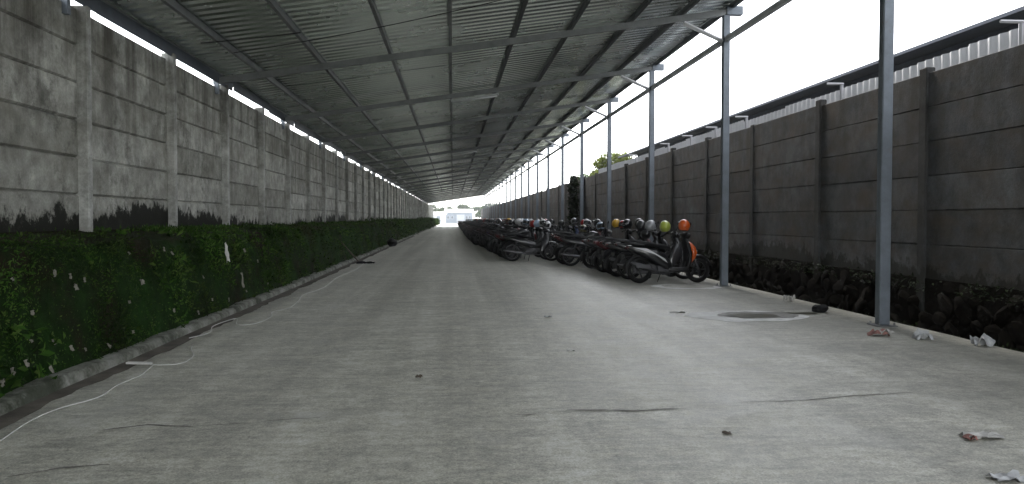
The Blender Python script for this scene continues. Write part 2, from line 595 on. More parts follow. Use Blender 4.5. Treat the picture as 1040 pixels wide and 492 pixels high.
b = MB()
ys = [YS + i * 0.5 for i in range(int((YE - YS) / 0.5) + 1)]
rows = []
for y in ys:
    xr = 5.74 + 0.05 * nz(y * 0.7, 3) + 0.025 * nz(y * 3, 9)
    rows.append([(-3.08, y), (0, y), (3, y), (5, y), (xr, y)])
n = 5
for rw in rows:
    b.v += [(x, y, 0.0) for x, y in rw]
for rw in rows:
    b.v += [(rw[-1][0] + 0.02, rw[-1][1], -0.33)]
off = len(rows) * n
for i in range(len(rows) - 1):
    for j in range(n - 1):
        b.f.append((i * n + j, i * n + j + 1, (i + 1) * n + j + 1, (i + 1) * n + j))
    b.f.append((i * n + n - 1, off + i, off + i + 1, (i + 1) * n + n - 1))
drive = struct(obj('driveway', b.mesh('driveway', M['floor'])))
struct(obj('yard', MB().box(-160, 160, YE + 0.01, 430, -0.34, -0.006).mesh('yard', M['yard'])))
# bare soil in the ditch beside the right wall
b = MB()
for i, y in enumerate(ys):
    for j, x in enumerate((5.70, 5.9, 6.1, 6.5)):
        b.v.append((x, y, -0.22 + 0.05 * nz(x * 3, y * 1.5) + (0, -0.03, 0.04, 0.1)[j]))
    if i:
        for j in range(3):
            k = i * 4 + j
            b.f.append((k - 4, k - 3, k + 1, k))
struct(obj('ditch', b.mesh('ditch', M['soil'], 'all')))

# kerb, silt strip
b = MB()
kp = []
for i in range(int((YE - YS) / 0.25) + 1):
    y = YS + i * 0.25
    j1, j2 = 0.02 * nz(y * 0.8, 1) + 0.012 * nz(y * 4.1, 31), 0.03 * nz(y * 0.6, 5) + 0.02 * nz(y * 3.7, 15)
    hh = 0.088 + 0.03 * nz(y * 0.7, 8) + 0.02 * nz(y * 3.1, 18)
    kp.append([(-3.30, y, -0.05), (-3.28 + j2, y, hh - 0.01 + j1), (-3.25, y, hh + j1 * 0.5), (-3.10 + j2 * 0.6, y, hh - 0.004), (-3.075 + j2 * 0.6, y, hh - 0.03), (-3.055 + j2 * 0.5, y, -0.05)])
b.rings(kp, closed=False)
struct(obj('kerb', b.mesh('kerb', M['kerb'], 'all')))
b = MB()
for i in range(int((60 - YS) / 0.12)):
    y = YS + i * 0.12
    wd = 0.17 + 0.09 * nz(y * 0.9, 2) + 0.04 * nz(y * 4, 7)
    b.v += [(-3.08, y, 0.012), (-3.08 + wd * 0.5, y, 0.008), (-3.08 + max(0.05, wd), y, 0.004)]
    if i:
        k = 3 * i
        b.f += [(k - 3, k - 2, k + 1, k), (k - 2, k - 1, k + 2, k + 1)]
struct(obj('gutter_silt', b.mesh('gutter_silt', M['dirt'], 'all')))

PROF = [(-3.20, 0.03), (-3.25, 0.22), (-3.29, 0.44), (-3.33, 0.68), (-3.38, 0.92), (-3.48, 1.10), (-3.80, 1.155), (-4.15, 1.175), (-4.4, 1.19), (-4.75, 1.27)]


def bank_pt(s_, y):
    q = s_ * (len(PROF) - 1)
    i = min(int(q), len(PROF) - 2)
    f_ = q - i
    x = PROF[i][0] * (1 - f_) + PROF[i + 1][0] * f_
    z = PROF[i][1] * (1 - f_) + PROF[i + 1][1] * f_
    bulge = math.sin(min(1, s_ * 1.15) * math.pi) * (0.09 * nz(y * 0.5, s_ * 3) + 0.06 * nz(y * 1.9, s_ * 6, 4) + 0.03 * nz(y * 5, s_ * 14, 8))
    return Vector((x + bulge * 0.7, y, z + bulge * 0.7))


b = MB()
gr = []
yy = YS
while yy < YE:
    gr.append([bank_pt(k / 27, yy) for k in range(28)])
    yy += 0.12 if yy < 40 else 1.2
b.rings(gr, closed=False)
struct(obj('earth_bank', b.mesh('earth_bank', M['bank'], 'all')))

# moss and low weeds over the bank: uncountable
b = MB()
rnd = random.Random(3)


def leaf(p, nrm, L, W, mi=0):
    d = Vector((rnd.uniform(-1, 1), rnd.uniform(-1, 1), rnd.uniform(-0.6, 0.9)))
    d = (d - nrm * d.dot(nrm) * 0.55).normalized()
    sd_ = d.cross(nrm).normalized() * W
    tip = p + d * L + nrm * L * 0.35
    mid = p + d * L * 0.5 + nrm * L * 0.3
    k = len(b.v)
    b.v.extend([tuple(p), tuple(mid + sd_), tuple(tip), tuple(mid - sd_)])
    b.f.append((k, k + 1, k + 2, k + 3))
    b.mi.append(mi)


nrm0 = Vector((0.95, 0, 0.31))
for y0, y1, dens, L in ((3.5, 9, 2300, 0.026), (9, 18, 1200, 0.044), (18, 40, 330, 0.06), (40, 90, 75, 0.15), (90, YE, 26, 0.26)):
    for _ in range(int((y1 - y0) * 1.5 * dens)):
        y, s_ = rnd.uniform(y0, y1), rnd.random() ** 0.92
        cl = nz(y * 1.1, s_ * 3.0, 2.0) + 0.6 * nz(y * 3.3, s_ * 8, 5)
        if s_ > 0.5 and nz(y * 0.35, 11.0) + 0.35 * nz(y * 1.7, s_ * 5, 4) > (-0.15 if y < 11 else 0.22) and rnd.random() < 0.9:
            continue                     # bare brown earth under the wall in places
        if cl < -0.12 and rnd.random() < 0.8:
            continue
        p = bank_pt(s_, y)
        g = 0.7 + 0.8 * max(0, cl + 0.3)
        leaf(p + nrm0 * rnd.uniform(0, 0.05) * (L / 0.05), nrm0, L * g * rnd.uniform(0.6, 1.5), L * rnd.uniform(0.16, 0.34))
for _ in range(5200):
    y, s_ = 4 + 46 * rnd.random() ** 1.5, rnd.random() * 0.85
    if nz(y * 0.9, s_ * 4, 31.0) < 0.12:
        continue
    p = bank_pt(s_, y)
    leaf(p + nrm0 * rnd.uniform(0.0, 0.06), nrm0, rnd.uniform(0.05, 0.12), rnd.uniform(0.008, 0.03))
gob = obj('weeds_and_moss', b.mesh('weeds_and_moss', M['grass']))
gob['kind'] = 'stuff'
tag(gob, 'dark green moss and low weeds covering the earth bank under the left wall', 'moss')

# dark weeds creeping out of the ditch on the right
b = MB()
nrm1 = Vector((-0.6, 0, 0.8))
for _ in range(9000):
    y = 4 + 40 * rnd.random() ** 1.7
    if nz(y * 0.8, 21) < -0.1 and rnd.random() < 0.8:
        continue
    p = Vector((rnd.uniform(5.82, 6.2), y, rnd.uniform(-0.22, -0.1) + 0.02))
    if rnd.random() < 0.35:
        p = Vector((6.17 + rnd.uniform(0, 0.05), y, 0.5 + rnd.uniform(-0.12, 0.06)))
    leaf(p, nrm1, rnd.uniform(0.03, 0.08), rnd.uniform(0.008, 0.018))
wob = obj('ditch_weeds', b.mesh('ditch_weeds', M['ditch_weed']))
wob['kind'] = 'stuff'
tag(wob, 'dark low weeds growing in the ditch along the right wall', 'weeds')


# cracks and stained joints in the slab
def crack(pts, wd, seed):
    b_ = MB()
    rr = random.Random(seed)
    P = []
    for i in range(len(pts) - 1):
        a, c = Vector((*pts[i], 0)), Vector((*pts[i + 1], 0))
        m_ = max(2, int((c - a).length / 0.05))
        for k in range(m_):
            P.append(a.lerp(c, k / m_))
    tot = len(P)
    for i, p in enumerate(P):
        e = math.sin(math.pi * (i + 0.3) / tot) ** 0.5
        jy = 0.02 * nz(p.x * 3, seed) + 0.012 * nz(p.x * 11, seed + 3)
        h_ = wd * e * (0.35 + 0.8 * rr.random())
        b_.v += [(p.x, p.y + jy - h_, 0.004), (p.x, p.y + jy + h_, 0.004)]
        if i:
            k = 2 * i
            b_.f.append((k - 2, k, k + 1, k - 1))
    obj('crack', b_.mesh('crack', M['crack']), drive)


crack([(-2.25, 5.07), (-1.99, 5.19), (-1.62, 5.10)], 0.0165, 1)
crack([(-1.6, 5.14), (-1.3, 5.2)], 0.0075, 8)
crack([(-2.32, 4.19), (-2.1, 4.32), (-1.82, 4.38)], 0.0150, 2)
crack([(-1.25, 5.22), (-0.85, 5.31)], 0.0090, 3)
crack([(0.42, 5.26), (0.62, 5.29)], 0.0180, 4)
crack([(0.80, 5.38), (0.95, 5.36), (1.35, 5.31), (1.7, 5.36)], 0.0195, 5)
crack([(2.1, 5.5), (2.62, 5.53), (3.07, 5.65), (3.66, 5.72)], 0.0105, 6)
crack([(-1.75, 3.9), (-1.35, 4.9), (-1.1, 5.25)], 0.004, 7)


# dried ring with a pool of green water, and a smaller ring under the nearest bikes
def blob(cx, cy, rx, ry, z, mat, name, seed, amp=0.18):
    b_ = MB()
    K = 48
    b_.v.append((cx, cy, z))
    for k in range(K):
        a = 2 * math.pi * k / K
        f_ = 1 + amp * nz(math.cos(a) * 1.6 + seed, math.sin(a) * 1.6) + amp * 0.5 * nz(math.cos(a) * 5 + seed, math.sin(a) * 5)
        b_.v.append((cx + rx * f_ * math.cos(a), cy + ry * f_ * math.sin(a), z))
    b_.f = [(0, 1 + k, 1 + (k + 1) % K) for k in range(K)]
    return obj(name, b_.mesh(name, mat), None)


M['ring'] = simple('ring_pale', (0.80, 0.80, 0.78), 0.9, var=0.2, scale=5)
M['mud'] = simple('wet_mud', (0.21, 0.205, 0.185), 0.6, var=0.35, scale=6)
mw, tw, pw_ = new_mat('green_puddle_water')
pw_.inputs['Base Color'].default_value = (0.030, 0.032, 0.014, 1)
tw.links.new(ramp(tw, noise_tex(tw, 6), [(0.35, (0.035, 0.034, 0.016)), (0.65, (0.085, 0.078, 0.035))]), pw_.inputs['Base Color'])
pw_.inputs['Roughness'].default_value = 0.3
M['puddle'] = mw
for args in ((4.05, 10.42, 0.78, 0.62, 0.004, M['ring'], 'dried_ring', 2.0), (4.28, 10.5, 0.56, 0.38, 0.008, M['mud'], 'wet_mud', 5.0, 0.25),
             (4.12, 10.36, 0.36, 0.24, 0.012, M['puddle'], 'puddle', 9.0, 0.4), (4.95, 10.6, 0.22, 0.11, 0.010, M['puddle'], 'puddle', 14.0, 0.4),
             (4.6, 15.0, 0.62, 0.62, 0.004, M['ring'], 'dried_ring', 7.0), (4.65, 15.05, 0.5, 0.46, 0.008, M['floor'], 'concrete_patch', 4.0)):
    struct(blob(*args))


# ------------------------------------------------------------------ precast panel walls
def panel_mesh(name, L, Hh, mat, sgn, c=0.022):
    """front face chamfered so the joint between courses is a V groove; face at x = 0, body towards sgn"""
    xs = [0.0, (0.034 if sgn < 0 else 0.018) * sgn, 0.06 * sgn]
    b_ = MB()
    for x, dl, dh in ((xs[0], c, c), (xs[1], 0, 0.0005), (xs[2], 0, -0.009)):
        b_.v += [(x, -L / 2 + dl, dh), (x, L / 2 - dl, dh), (x, L / 2 - dl, Hh - dh), (x, -L / 2 + dl, Hh - dh)]
    f0 = [(0, 1, 2, 3), (8, 11, 10, 9)]
    for q in (0, 4):
        for k in range(4):
            f0.append((q + k, q + (k + 1) % 4, q + 4 + (k + 1) % 4, q + 4 + k))
    b_.f = f0
    return b_.mesh(name, mat)


def panel_wall(name, label, X, sgn, y_first, step, nrow, z0, ph, pm, qm, y_lo, y_hi, post_drop, post_top):
    t = thing(name, label, 'wall', (X, 0, 0))
    me = panel_mesh('panel', step - 0.02, ph, M[pm], sgn, 0.021 if sgn < 0 else 0.010)
    pb = MB().box(-0.03 * sgn, 0.10 * sgn, -0.085, 0.085, z0 - post_drop, z0 + nrow * ph + post_top, 0.014) if sgn > 0 else \
        MB().box(-0.10, 0.105, -0.052, 0.052, z0 - post_drop, z0 + nrow * ph + post_top, 0.014)
    pme = pb.mesh('post', M[qm])
    k0 = math.floor((y_lo - y_first) / step)
    k1 = math.ceil((y_hi - y_first) / step)
    rr = random.Random(11)
    far = MB()
    cnt = 0
    for k in range(k0, k1 + 1):
        y = y_first + k * step
        obj('post', pme, t, (rr.uniform(-0.012, 0.012), y, rr.uniform(-0.03, 0.05)), (rr.uniform(-0.006, 0.006), rr.uniform(-0.006, 0.006), 0))
        lean = rr.uniform(-0.006, 0.008)
        dz = rr.uniform(-0.035, 0.012)
        for r_ in range(nrow):
            zz = z0 + r_ * ph + dz
            if cnt < 292:
                obj('panel', me, t, (lean + rr.uniform(0, 0.012 if sgn < 0 else 0.004) * sgn, y + step / 2, zz), (rr.uniform(-0.0025, 0.0025), 0, rr.uniform(-0.002, 0.002)))
                cnt += 1
            else:
                far.box(min(0, 0.06 * sgn), max(0, 0.06 * sgn), y + 0.02, y + step - 0.02, zz + 0.01, zz + ph - 0.01)
                far.box(min(0.02 * sgn, 0.05 * sgn), max(0.02 * sgn, 0.05 * sgn), y + 0.02, y + step - 0.02, zz - 0.012, zz + 0.009)
    if far.v:
        o = obj('far_panels', far.mesh('far_panels', M[pm]), t)
        o['kind'] = 'stuff'
    return t


panel_wall('panel_wall', 'weathered grey concrete panel wall with mould, standing on the green bank at left', LX, -1, 9.71, 2.895, 6, 1.19, 0.445,
           'panel_l', 'post_l', -6, 172, 0.10, 0.045)
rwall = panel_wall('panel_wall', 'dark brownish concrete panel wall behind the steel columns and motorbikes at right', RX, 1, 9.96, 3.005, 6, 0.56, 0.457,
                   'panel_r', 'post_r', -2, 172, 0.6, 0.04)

# rubble footing under the right wall: individual rough stones near the camera, a plain footing beyond
foot = MB().box(-0.02, 0.35, YS, YE, -0.5, 0.555)
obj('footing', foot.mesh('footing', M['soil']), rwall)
stone_meshes = []
for s_ in range(9):
    rr = random.Random(50 + s_)
    bb = MB()
    bb.ell((0, 0, 0), (0.13, 0.2, 0.125), 9, 6)
    bb.v = [tuple(Vector(p) * (1 + 0.35 * nz(p[0] * 7 + s_, p[1] * 7, p[2] * 7))) for p in bb.v]
    stone_meshes.append(bb.mesh('stone', M['stone'], 30))
cnt = 0
for r_ in range(4):
    y = 4.2 + (r_ % 2) * 0.15
    while y < 26 and cnt < 285:
        sc = random.uniform(0.55, 1.3)
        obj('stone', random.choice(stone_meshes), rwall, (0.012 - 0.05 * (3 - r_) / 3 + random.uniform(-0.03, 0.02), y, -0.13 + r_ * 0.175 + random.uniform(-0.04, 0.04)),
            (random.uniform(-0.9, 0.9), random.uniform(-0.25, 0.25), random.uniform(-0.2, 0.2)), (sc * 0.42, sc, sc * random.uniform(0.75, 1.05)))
        cnt += 1
        y += 0.33 * sc + random.uniform(0.0, 0.05)

# ------------------------------------------------------------------ the parking shed
shed = thing('parking_shed', 'long open sided parking shed with corrugated metal lean-to roof on steel columns', 'shed')
SL = 10.12
ang = math.atan(0.15)
X0, X1 = -4.52, 5.62
b = MB()
W = 1.02
rings = []
X0, X1 = -4.5, 5.62
ribs = []
for q in range(4):
    y = q * 0.255
    ribs += [(y, 0.0), (y + 0.10, 0.0), (y + 0.135, 0.044), (y + 0.185, 0.044), (y + 0.22, 0.0)]
ribs += [(1.12, 0.0), (1.155, 0.044), (1.205, 0.044), (1.24, 0.0)]
ribs.insert(-4, (1.02, 0.0))
for y, z in ribs:
    rings.append([(X0 + (X1 - X0) * q / 4, y, roof_z(X0 + (X1 - X0) * q / 4) + z + 0.108) for q in range(5)])
b.rings(rings, closed=False)
sheet = b.mesh('roof_sheet', M['zinc'])
k = 0
y = ROOF0
while y < ROOF1:
    obj('roof_sheet', sheet, shed, (random.uniform(-0.03, 0.03), y, random.uniform(0, 0.0012) + 0.0016 * (k % 2)), (random.uniform(-0.0002, 0.0002), random.uniform(-0.0001, 0.0001), 0))
    k += 1
    y += 1.02
# purlins along the drive
for x in (-4.42, -3.68, -2.5, -1.19, -0.04, 1.19, 2.3, 3.5, 4.52, 5.52):
    z = roof_z(x)
    b = MB().box(x - 0.03, x + 0.03, ROOF0 + 0.05, ROOF1 - 0.05, z + 0.0, z + 0.102)
    obj('purlin', b.mesh('purlin', M['purlin'] if x > 0.5 else M['steel']), shed)
# dark flashing hung along the low edge, in lengths of uneven drop
y = ROOF0
while y < ROOF1:
    dz = random.uniform(-0.015, 0.03)
    obj('edge_flashing', MB().box(-4.385, -4.379, 0.003, 2.98, 3.885, 4.08).mesh('edge_flashing', M['flash']) if y == ROOF0 else bpy.data.meshes['edge_flashing'], shed, (0, y, dz), (0, random.uniform(-0.03, 0.03) * 0, random.uniform(-0.004, 0.004)))
    y += 3.0
# columns, rafters, braces
cb = MB().box(-0.07, 0.07, -0.06, 0.06, 0.012, roof_z(5.4) - 0.118, 0.012)
colm = cb.mesh('column', M['column'])
plb = MB().box(-0.13, 0.13, -0.13, 0.13, 0.0, 0.012)
for sx in (-0.1, 0.1):
    for sy in (-0.1, 0.1):
        plb.tube([(sx, sy, 0.0125), (sx, sy, 0.045)], 0.014, 6)
plm = plb.mesh('base_plate', M['steel'])
rb = MB()
xa, xb = -4.5, 5.66
za, zb = roof_z(xa) - 0.002, roof_z(xb) - 0.002
dd = 0.12
for y0, y1 in ((-0.035, 0.035),):
    v = [(xa, y0, za - dd), (xb, y0, zb - dd), (xb, y0, zb), (xa, y0, za), (xa, y1, za - dd), (xb, y1, zb - dd), (xb, y1, zb), (xa, y1, za)]
    rb.add(v, [(0, 1, 2, 3), (5, 4, 7, 6), (0, 4, 5, 1), (3, 2, 6, 7), (0, 3, 7, 4), (1, 5, 6, 2)])
rafm = rb.mesh('rafter', M['steel'])
ecm = MB().box(-0.16, 0.16, -0.07, 0.07, -0.17, 0.0).mesh('end_block', M['column'])
brm = MB().tube([(5.33, 0, 4.86), (4.55, 0, roof_z(4.55) - 0.16)], 0.045, 4).mesh('knee_brace', M['rail'])
stm = MB().box(-0.04, 0.04, -0.04, 0.04, 0, 0.30).mesh('wall_stub', M['column'])
kcol = math.ceil((ROOF0 - COL0) / COLS)
kend = math.floor((ROOF1 - COL0) / COLS)
for k in range(kcol, kend + 1):
    y = COL0 + k * COLS
    c_ = obj('column', colm, shed, (5.4, y, 0))
    obj('base_plate', plm, c_)
    obj('rafter', rafm, shed, (0, y, 0))
    obj('end_block', ecm, shed, (5.56, y, roof_z(5.56) + 0.03))
    obj('knee_brace', brm, shed, (0, y, 0))
    obj('wall_stub', stm, shed, (-4.44, y, 3.70))
rl = MB()
rl.box(5.36, 5.44, ROOF0, ROOF1, 4.84, 4.94)
obj('eave_rail', rl.mesh('eave_rail', M['rail']), shed)

# fluorescent battens under three rafters
lamp_names = ['nearest unlit fluorescent batten lamp under a roof rafter', 'middle unlit fluorescent batten lamp under a roof rafter further down the shed',
              'farthest unlit fluorescent batten lamp under a roof rafter']
lb = MB().box(-0.65, 0.65, -0.05, 0.05, 0.03, 0.085, 0.01).mesh('housing', M['lamp'])
lt = MB().tube([(-0.6, 0, 0.012), (0.6, 0, 0.012)], 0.018, 8).mesh('tube', M['tube'], 'all')
for i, k in enumerate((2, 5, 9)):
    y = COL0 + k * COLS
    t = thing('batten_lamp', lamp_names[i], 'lamp', (0.6, y - 0.01, roof_z(0.6) - 0.245), group='batten lamps under the rafters')
    t.rotation_euler = (0, -ang, 0)
    obj('housing', lb, t)
    obj('tube', lt, t)


def cable_run(name, pts, r, mat, label, cat, n=5, group=None):
    o = obj(name, MB().tube(pts, r, n).mesh(name, mat, 'all'))
    tag(o, label, cat, group)
    return o


def sag(a, c, s_, n=14):
    a, c = Vector(a), Vector(c)
    return [tuple(a.lerp(c, i / n) - Vector((0, 0, s_ * 4 * (i / n) * (1 - i / n)))) for i in range(n + 1)]


cable_run('roof_wire', sag((-3.6, 13.2, roof_z(-3.6) - 0.05), (1.1, 12.0, roof_z(1.1) - 0.04), 0.06), 0.007, M['wire'], 'thin black wire slung under the near roof sheets', 'wire')
cable_run('roof_wire', sag((-3.9, 12.45, roof_z(-3.9) - 0.02), (-2.4, 12.6, roof_z(-2.4) - 0.02), 0.01), 0.010, M['wire'], 'short dark rod under the roof beside the left wall', 'wire')


# ------------------------------------------------------------------ neighbour's shed behind the right wall
nb = thing('neighbour_shed', 'white clad neighbouring shed with dark roof eave rising behind the right wall', 'shed', (0, 0, 0))
shm = []
for q in range(4):
    b = MB()
    rg = []
    for i in range(25):
        y = i * 0.05
        x = 7.2 + 0.018 * math.sin(i * math.pi / 2)
        rg.append([(x, y, 0.2), (x, y, 3.78 + (0, 0.015, -0.02, -0.035)[q])])
    b.rings(rg, closed=False)
    shm.append(b.mesh('cladding_sheet', M['white_wall'], 'all'))
y = -4.0
while y < 38:
    obj('cladding_sheet', random.choice(shm), nb, (0, y, 0))
    y += 1.2
b = MB()
v = [(8.6, -5, 4.50), (16, -5, 5.5), (16, 40, 5.5), (8.6, 40, 4.50)]
b.add(v + [(p[0], p[1], p[2] + 0.06) for p in v], [(0, 3, 2, 1), (4, 5, 6, 7), (0, 1, 5, 4), (1, 2, 6, 5), (2, 3, 7, 6), (3, 0, 4, 7)])
obj('roof', b.mesh('roof', M['dark_roof']), nb)
obj('back_wall', MB().box(15.6, 15.7, -4.5, 38.8, -0.3, 5.4).mesh('back_wall', M['white_wall']), nb)
obj('end_wall', MB().box(9.4, 15.59, 38.5, 38.7, -0.3, 4.55).mesh('end_wall', M['white_wall']), nb)
obj('inner_wall', MB().box(9.3, 9.39, -4.0, 38.7, -0.3, 4.57).mesh('upper_wall', M['dark_roof']), nb)
bm_ = MB()
bm_.tube([(7.1, 0, 2.2), (7.1, 0, 3.79)], 0.035, 6)
bm_.tube([(7.135, 0, 3.81), (6.82, 0, 3.81)], 0.022, 4)
bme = bm_.mesh('bracket', M['white_pipe'], 40)
for y in (9.26, 13.76, 18.37, 20.56, 22.74, 25.18, 29.74):
    obj('bracket', bme, nb, (0, y, 0))


# ------------------------------------------------------------------ trees
def tree(name, loc, hgt, rad, mat, label, leaves=900, lsize=0.2, seed=1, group=None, cz=0.62, vr=0.5):
    rr = random.Random(seed)
    t = thing(name, label, 'tree', loc, group=group)
    tb = MB()
    top = Vector((rr.uniform(-0.2, 0.2), rr.uniform(-0.2, 0.2), hgt * 0.7))
    tb.tube([(0, 0, -0.35), (top.x * 0.3, top.y * 0.3, hgt * 0.3), tuple(top)], [0.035 * hgt, 0.026 * hgt, 0.010 * hgt], 7)
    cents = []
    for i in range(9):
        a = 2 * math.pi * i / 9 + rr.uniform(-0.3, 0.3)
        rd = rad * rr.uniform(0.35, 0.8)
        e = Vector((math.cos(a) * rd, math.sin(a) * rd, hgt * (cz + rr.uniform(-0.18, 0.26) * vr * 2)))
        s0 = Vector((top.x * 0.4, top.y * 0.4, hgt * rr.uniform(0.3, 0.5)))
        tb.tube([tuple(s0), tuple(s0.lerp(e, 0.55) + Vector((0, 0, 0.05 * hgt))), tuple(e)], [0.014 * hgt, 0.009 * hgt, 0.004 * hgt], 5)
        cents.append((e, rad * rr.uniform(0.28, 0.5)))
    cents.append((Vector((top.x, top.y, hgt * 0.86)), rad * 0.42))
    obj('trunk', tb.mesh('trunk', M['bark'], 'all'), t)
    lb_ = MB()
    for _ in range(leaves):
        c, rd = rr.choice(cents)
        d = Vector((rr.gauss(0, 1), rr.gauss(0, 1), rr.gauss(0, 1))).normalized() * rd * rr.random() ** 0.45
        d.z *= 0.75
        p = c + d
        u = Vector((rr.gauss(0, 1), rr.gauss(0, 1), rr.gauss(0, 0.6))).normalized() * lsize * rr.uniform(0.5, 1.3)
        w_ = u.cross(Vector((rr.gauss(0, 1), rr.gauss(0, 1), rr.gauss(0, 1)))).normalized() * lsize * rr.uniform(0.2, 0.4)
        lb_.add([p - u * 0.5, p + w_, p + u * 0.5, p - w_], [(0, 1, 2, 3)])
    obj('crown', lb_.mesh('crown', mat), t)
    return t


tree('garden_tree', (9.9, 48.5, -0.3), 6.1, 1.9, M['tree_yellow'], 'yellow green bushy tree just past the end of the neighbouring shed', 7000, 0.2, 5)
tree('garden_tree', (9.6, 56, -0.3), 5.2, 1.5, M['tree_dark'], 'darker green tree rising over the right wall, left of the yellow green one', 2200, 0.2, 8)
tree('garden_tree', (10.2, 92, -0.3), 5.0, 1.6, M['tree_dark'], 'small distant tree barely topping the far right wall', 1500, 0.3, 9)
# creeper hanging over the right wall
cr = thing('creeper', 'dark leafy creeper hanging down the right wall behind the motorbikes', 'creeper', (6.2, 38.8, 0))
b = MB()
rnd = random.Random(77)
for _ in range(3200):
    y = rnd.gauss(0, 0.55)
    zmax = 3.5 - 0.25 * abs(y)
    z = rnd.uniform(0.6 + 0.7 * abs(y) * 0.8, zmax)
    leaf(Vector((rnd.uniform(-0.14, -0.02), y, z)), Vector((-0.9, 0, 0.4)), rnd.uniform(0.12, 0.24), rnd.uniform(0.03, 0.07))
obj('foliage', b.mesh('foliage', M['ditch_weed']), cr)
b = MB()
for q in range(6):
    y0 = rnd.uniform(-1, 1)
    b.tube([(-0.07, y0, 3.4), (-0.1, y0 + rnd.uniform(-0.3, 0.3), 2.2), (-0.08, y0 + rnd.uniform(-0.5, 0.5), 0.9)], 0.015, 5)
obj('stem', b.mesh('stem', M['bark']), cr)

# ------------------------------------------------------------------ beyond the far end
wh = thing('warehouse', 'blue grey warehouse with pale roof across the yard at the far end', 'building', (1.5, 232, 0))
obj('wall', MB().box(-3.6, 4.4, 0, 9, -0.1, 3.1).mesh('wall', M['blue_wall']), wh)
b = MB()
v = [(-4.0, -0.5, 3.102), (4.8, -0.5, 3.102), (4.8, 9.5, 3.102), (-4.0, 9.5, 3.102), (-4.0, 4.5, 4.2), (4.8, 4.5, 4.2)]
b.add(v, [(0, 1, 5, 4), (2, 3, 4, 5), (0, 4, 3), (1, 2, 5), (0, 3, 2, 1)])
obj('roof', b.mesh('roof', M['grey_roof']), wh)
obj('door', MB().box(-0.4, 2.0, -0.06, -0.003, -0.005, 2.5).mesh('door', M['grey_roof']), wh)
for x in (-2.9, -1.7, 2.6, 3.5):
    wn = obj('window', MB().box(x - 0.35, x + 0.35, -0.07, -0.003, 1.2, 2.1).mesh('window', M['white_wall']), wh)
    obj('pane', MB().box(x - 0.29, x + 0.29, -0.085, -0.073, 1.26, 2.04).mesh('pane', M['glass']), wn)
ho = thing('white_building', 'low white building left of the blue grey warehouse at the far end', 'building', (-5.0, 215, 0))
obj('wall', MB().box(-3, 3.0, 0, 7, -0.1, 2.4).mesh('wall', M['white_wall']), ho)
b = MB()
v = [(-3.3, -0.4, 2.402), (3.3, -0.4, 2.402), (3.3, 7.4, 2.402), (-3.3, 7.4, 2.402), (-3.3, 3.5, 3.2), (3.3, 3.5, 3.2)]
b.add(v, [(0, 1, 5, 4), (2, 3, 4, 5), (0, 4, 3), (1, 2, 5), (0, 3, 2, 1)])
obj('roof', b.mesh('roof', M['grey_roof']), ho)
obj('door', MB().box(0.6, 1.5, -0.06, -0.003, -0.005, 2.0).mesh('door', M['blue_wall']), ho)
far_lab = ['distant tree behind the white building at the far end', 'distant tree behind the left end of the blue grey warehouse', 'distant rounded tree behind the middle of the warehouse',
           'distant tree behind the right end of the warehouse', 'distant tree at the right of the bright far opening']
for i, (x, y, h_, r_) in enumerate(((-6.5, 250, 6.0, 3.4), (-1.2, 262, 5.6, 3.2), (4.2, 270, 6.6, 3.8), (9.0, 262, 5.4, 3.0), (13.5, 275, 7.0, 4.0))):
    tree('far_tree', (x, y, -0.1), h_, r_, M['tree_dark'], far_lab[i], 1500, 0.7, 30 + i, group='trees beyond the far end')


# ------------------------------------------------------------------ added haze volume imitating the glare that washes out the far end
hm = bpy.data.materials.new('glare_haze')
hm.use_nodes = True
ht = hm.node_tree
ht.nodes.clear()
hv = ht.nodes.new('ShaderNodeVolumePrincipled')
hv.inputs['Color'].default_value = (0.93, 0.95, 0.97, 1)
hv.inputs['Density'].default_value = 0.0008
hv.inputs['Anisotropy'].default_value = 0.2
ho_ = ht.nodes.new('ShaderNodeOutputMaterial')
ht.links.new(hv.outputs[0], ho_.inputs['Volume'])
hz = obj('added_haze', MB().box(-200, 200, -60, 440, -3.0, 14.0).mesh('added_haze', hm))
hz['kind'] = 'stuff'
tag(hz, 'pale haze volume added over the whole scene to imitate glare at the far end', 'added_haze')

# ------------------------------------------------------------------ motorbikes
def wheel_parts(cx, rad, mr, spokes, rimm, wire=False):
    RR = rad - mr
    tyre = MB().torus((cx, 0, rad), RR, mr, 30, 8)
    rim = MB().torus((cx, 0, rad), RR - mr * 0.75, 0.016, 30, 6, 1.6)
    rim.tube([(cx, -0.07, rad), (cx, 0.07, rad)], 0.045, 10)
    rim.tube([(cx, 0.045, rad), (cx, 0.052, rad)], 0.085, 14)
    for k in range(spokes):
        a = 2 * math.pi * k / spokes
        sd_ = (0.03 if k % 2 else -0.03) if wire else 0.0
        rim.tube([(cx + 0.03 * math.cos(a), sd_, rad + 0.03 * math.sin(a)), (cx + (RR - 0.03) * math.cos(a + (0.25 if wire else 0)), 0, rad + (RR - 0.03) * math.sin(a + (0.25 if wire else 0)))], 0.0045 if wire else 0.016, 4 if wire else 5)
    return rim.mesh('wheel', rimm, 40), tyre.mesh('tyre', M['rubber'], 'all')


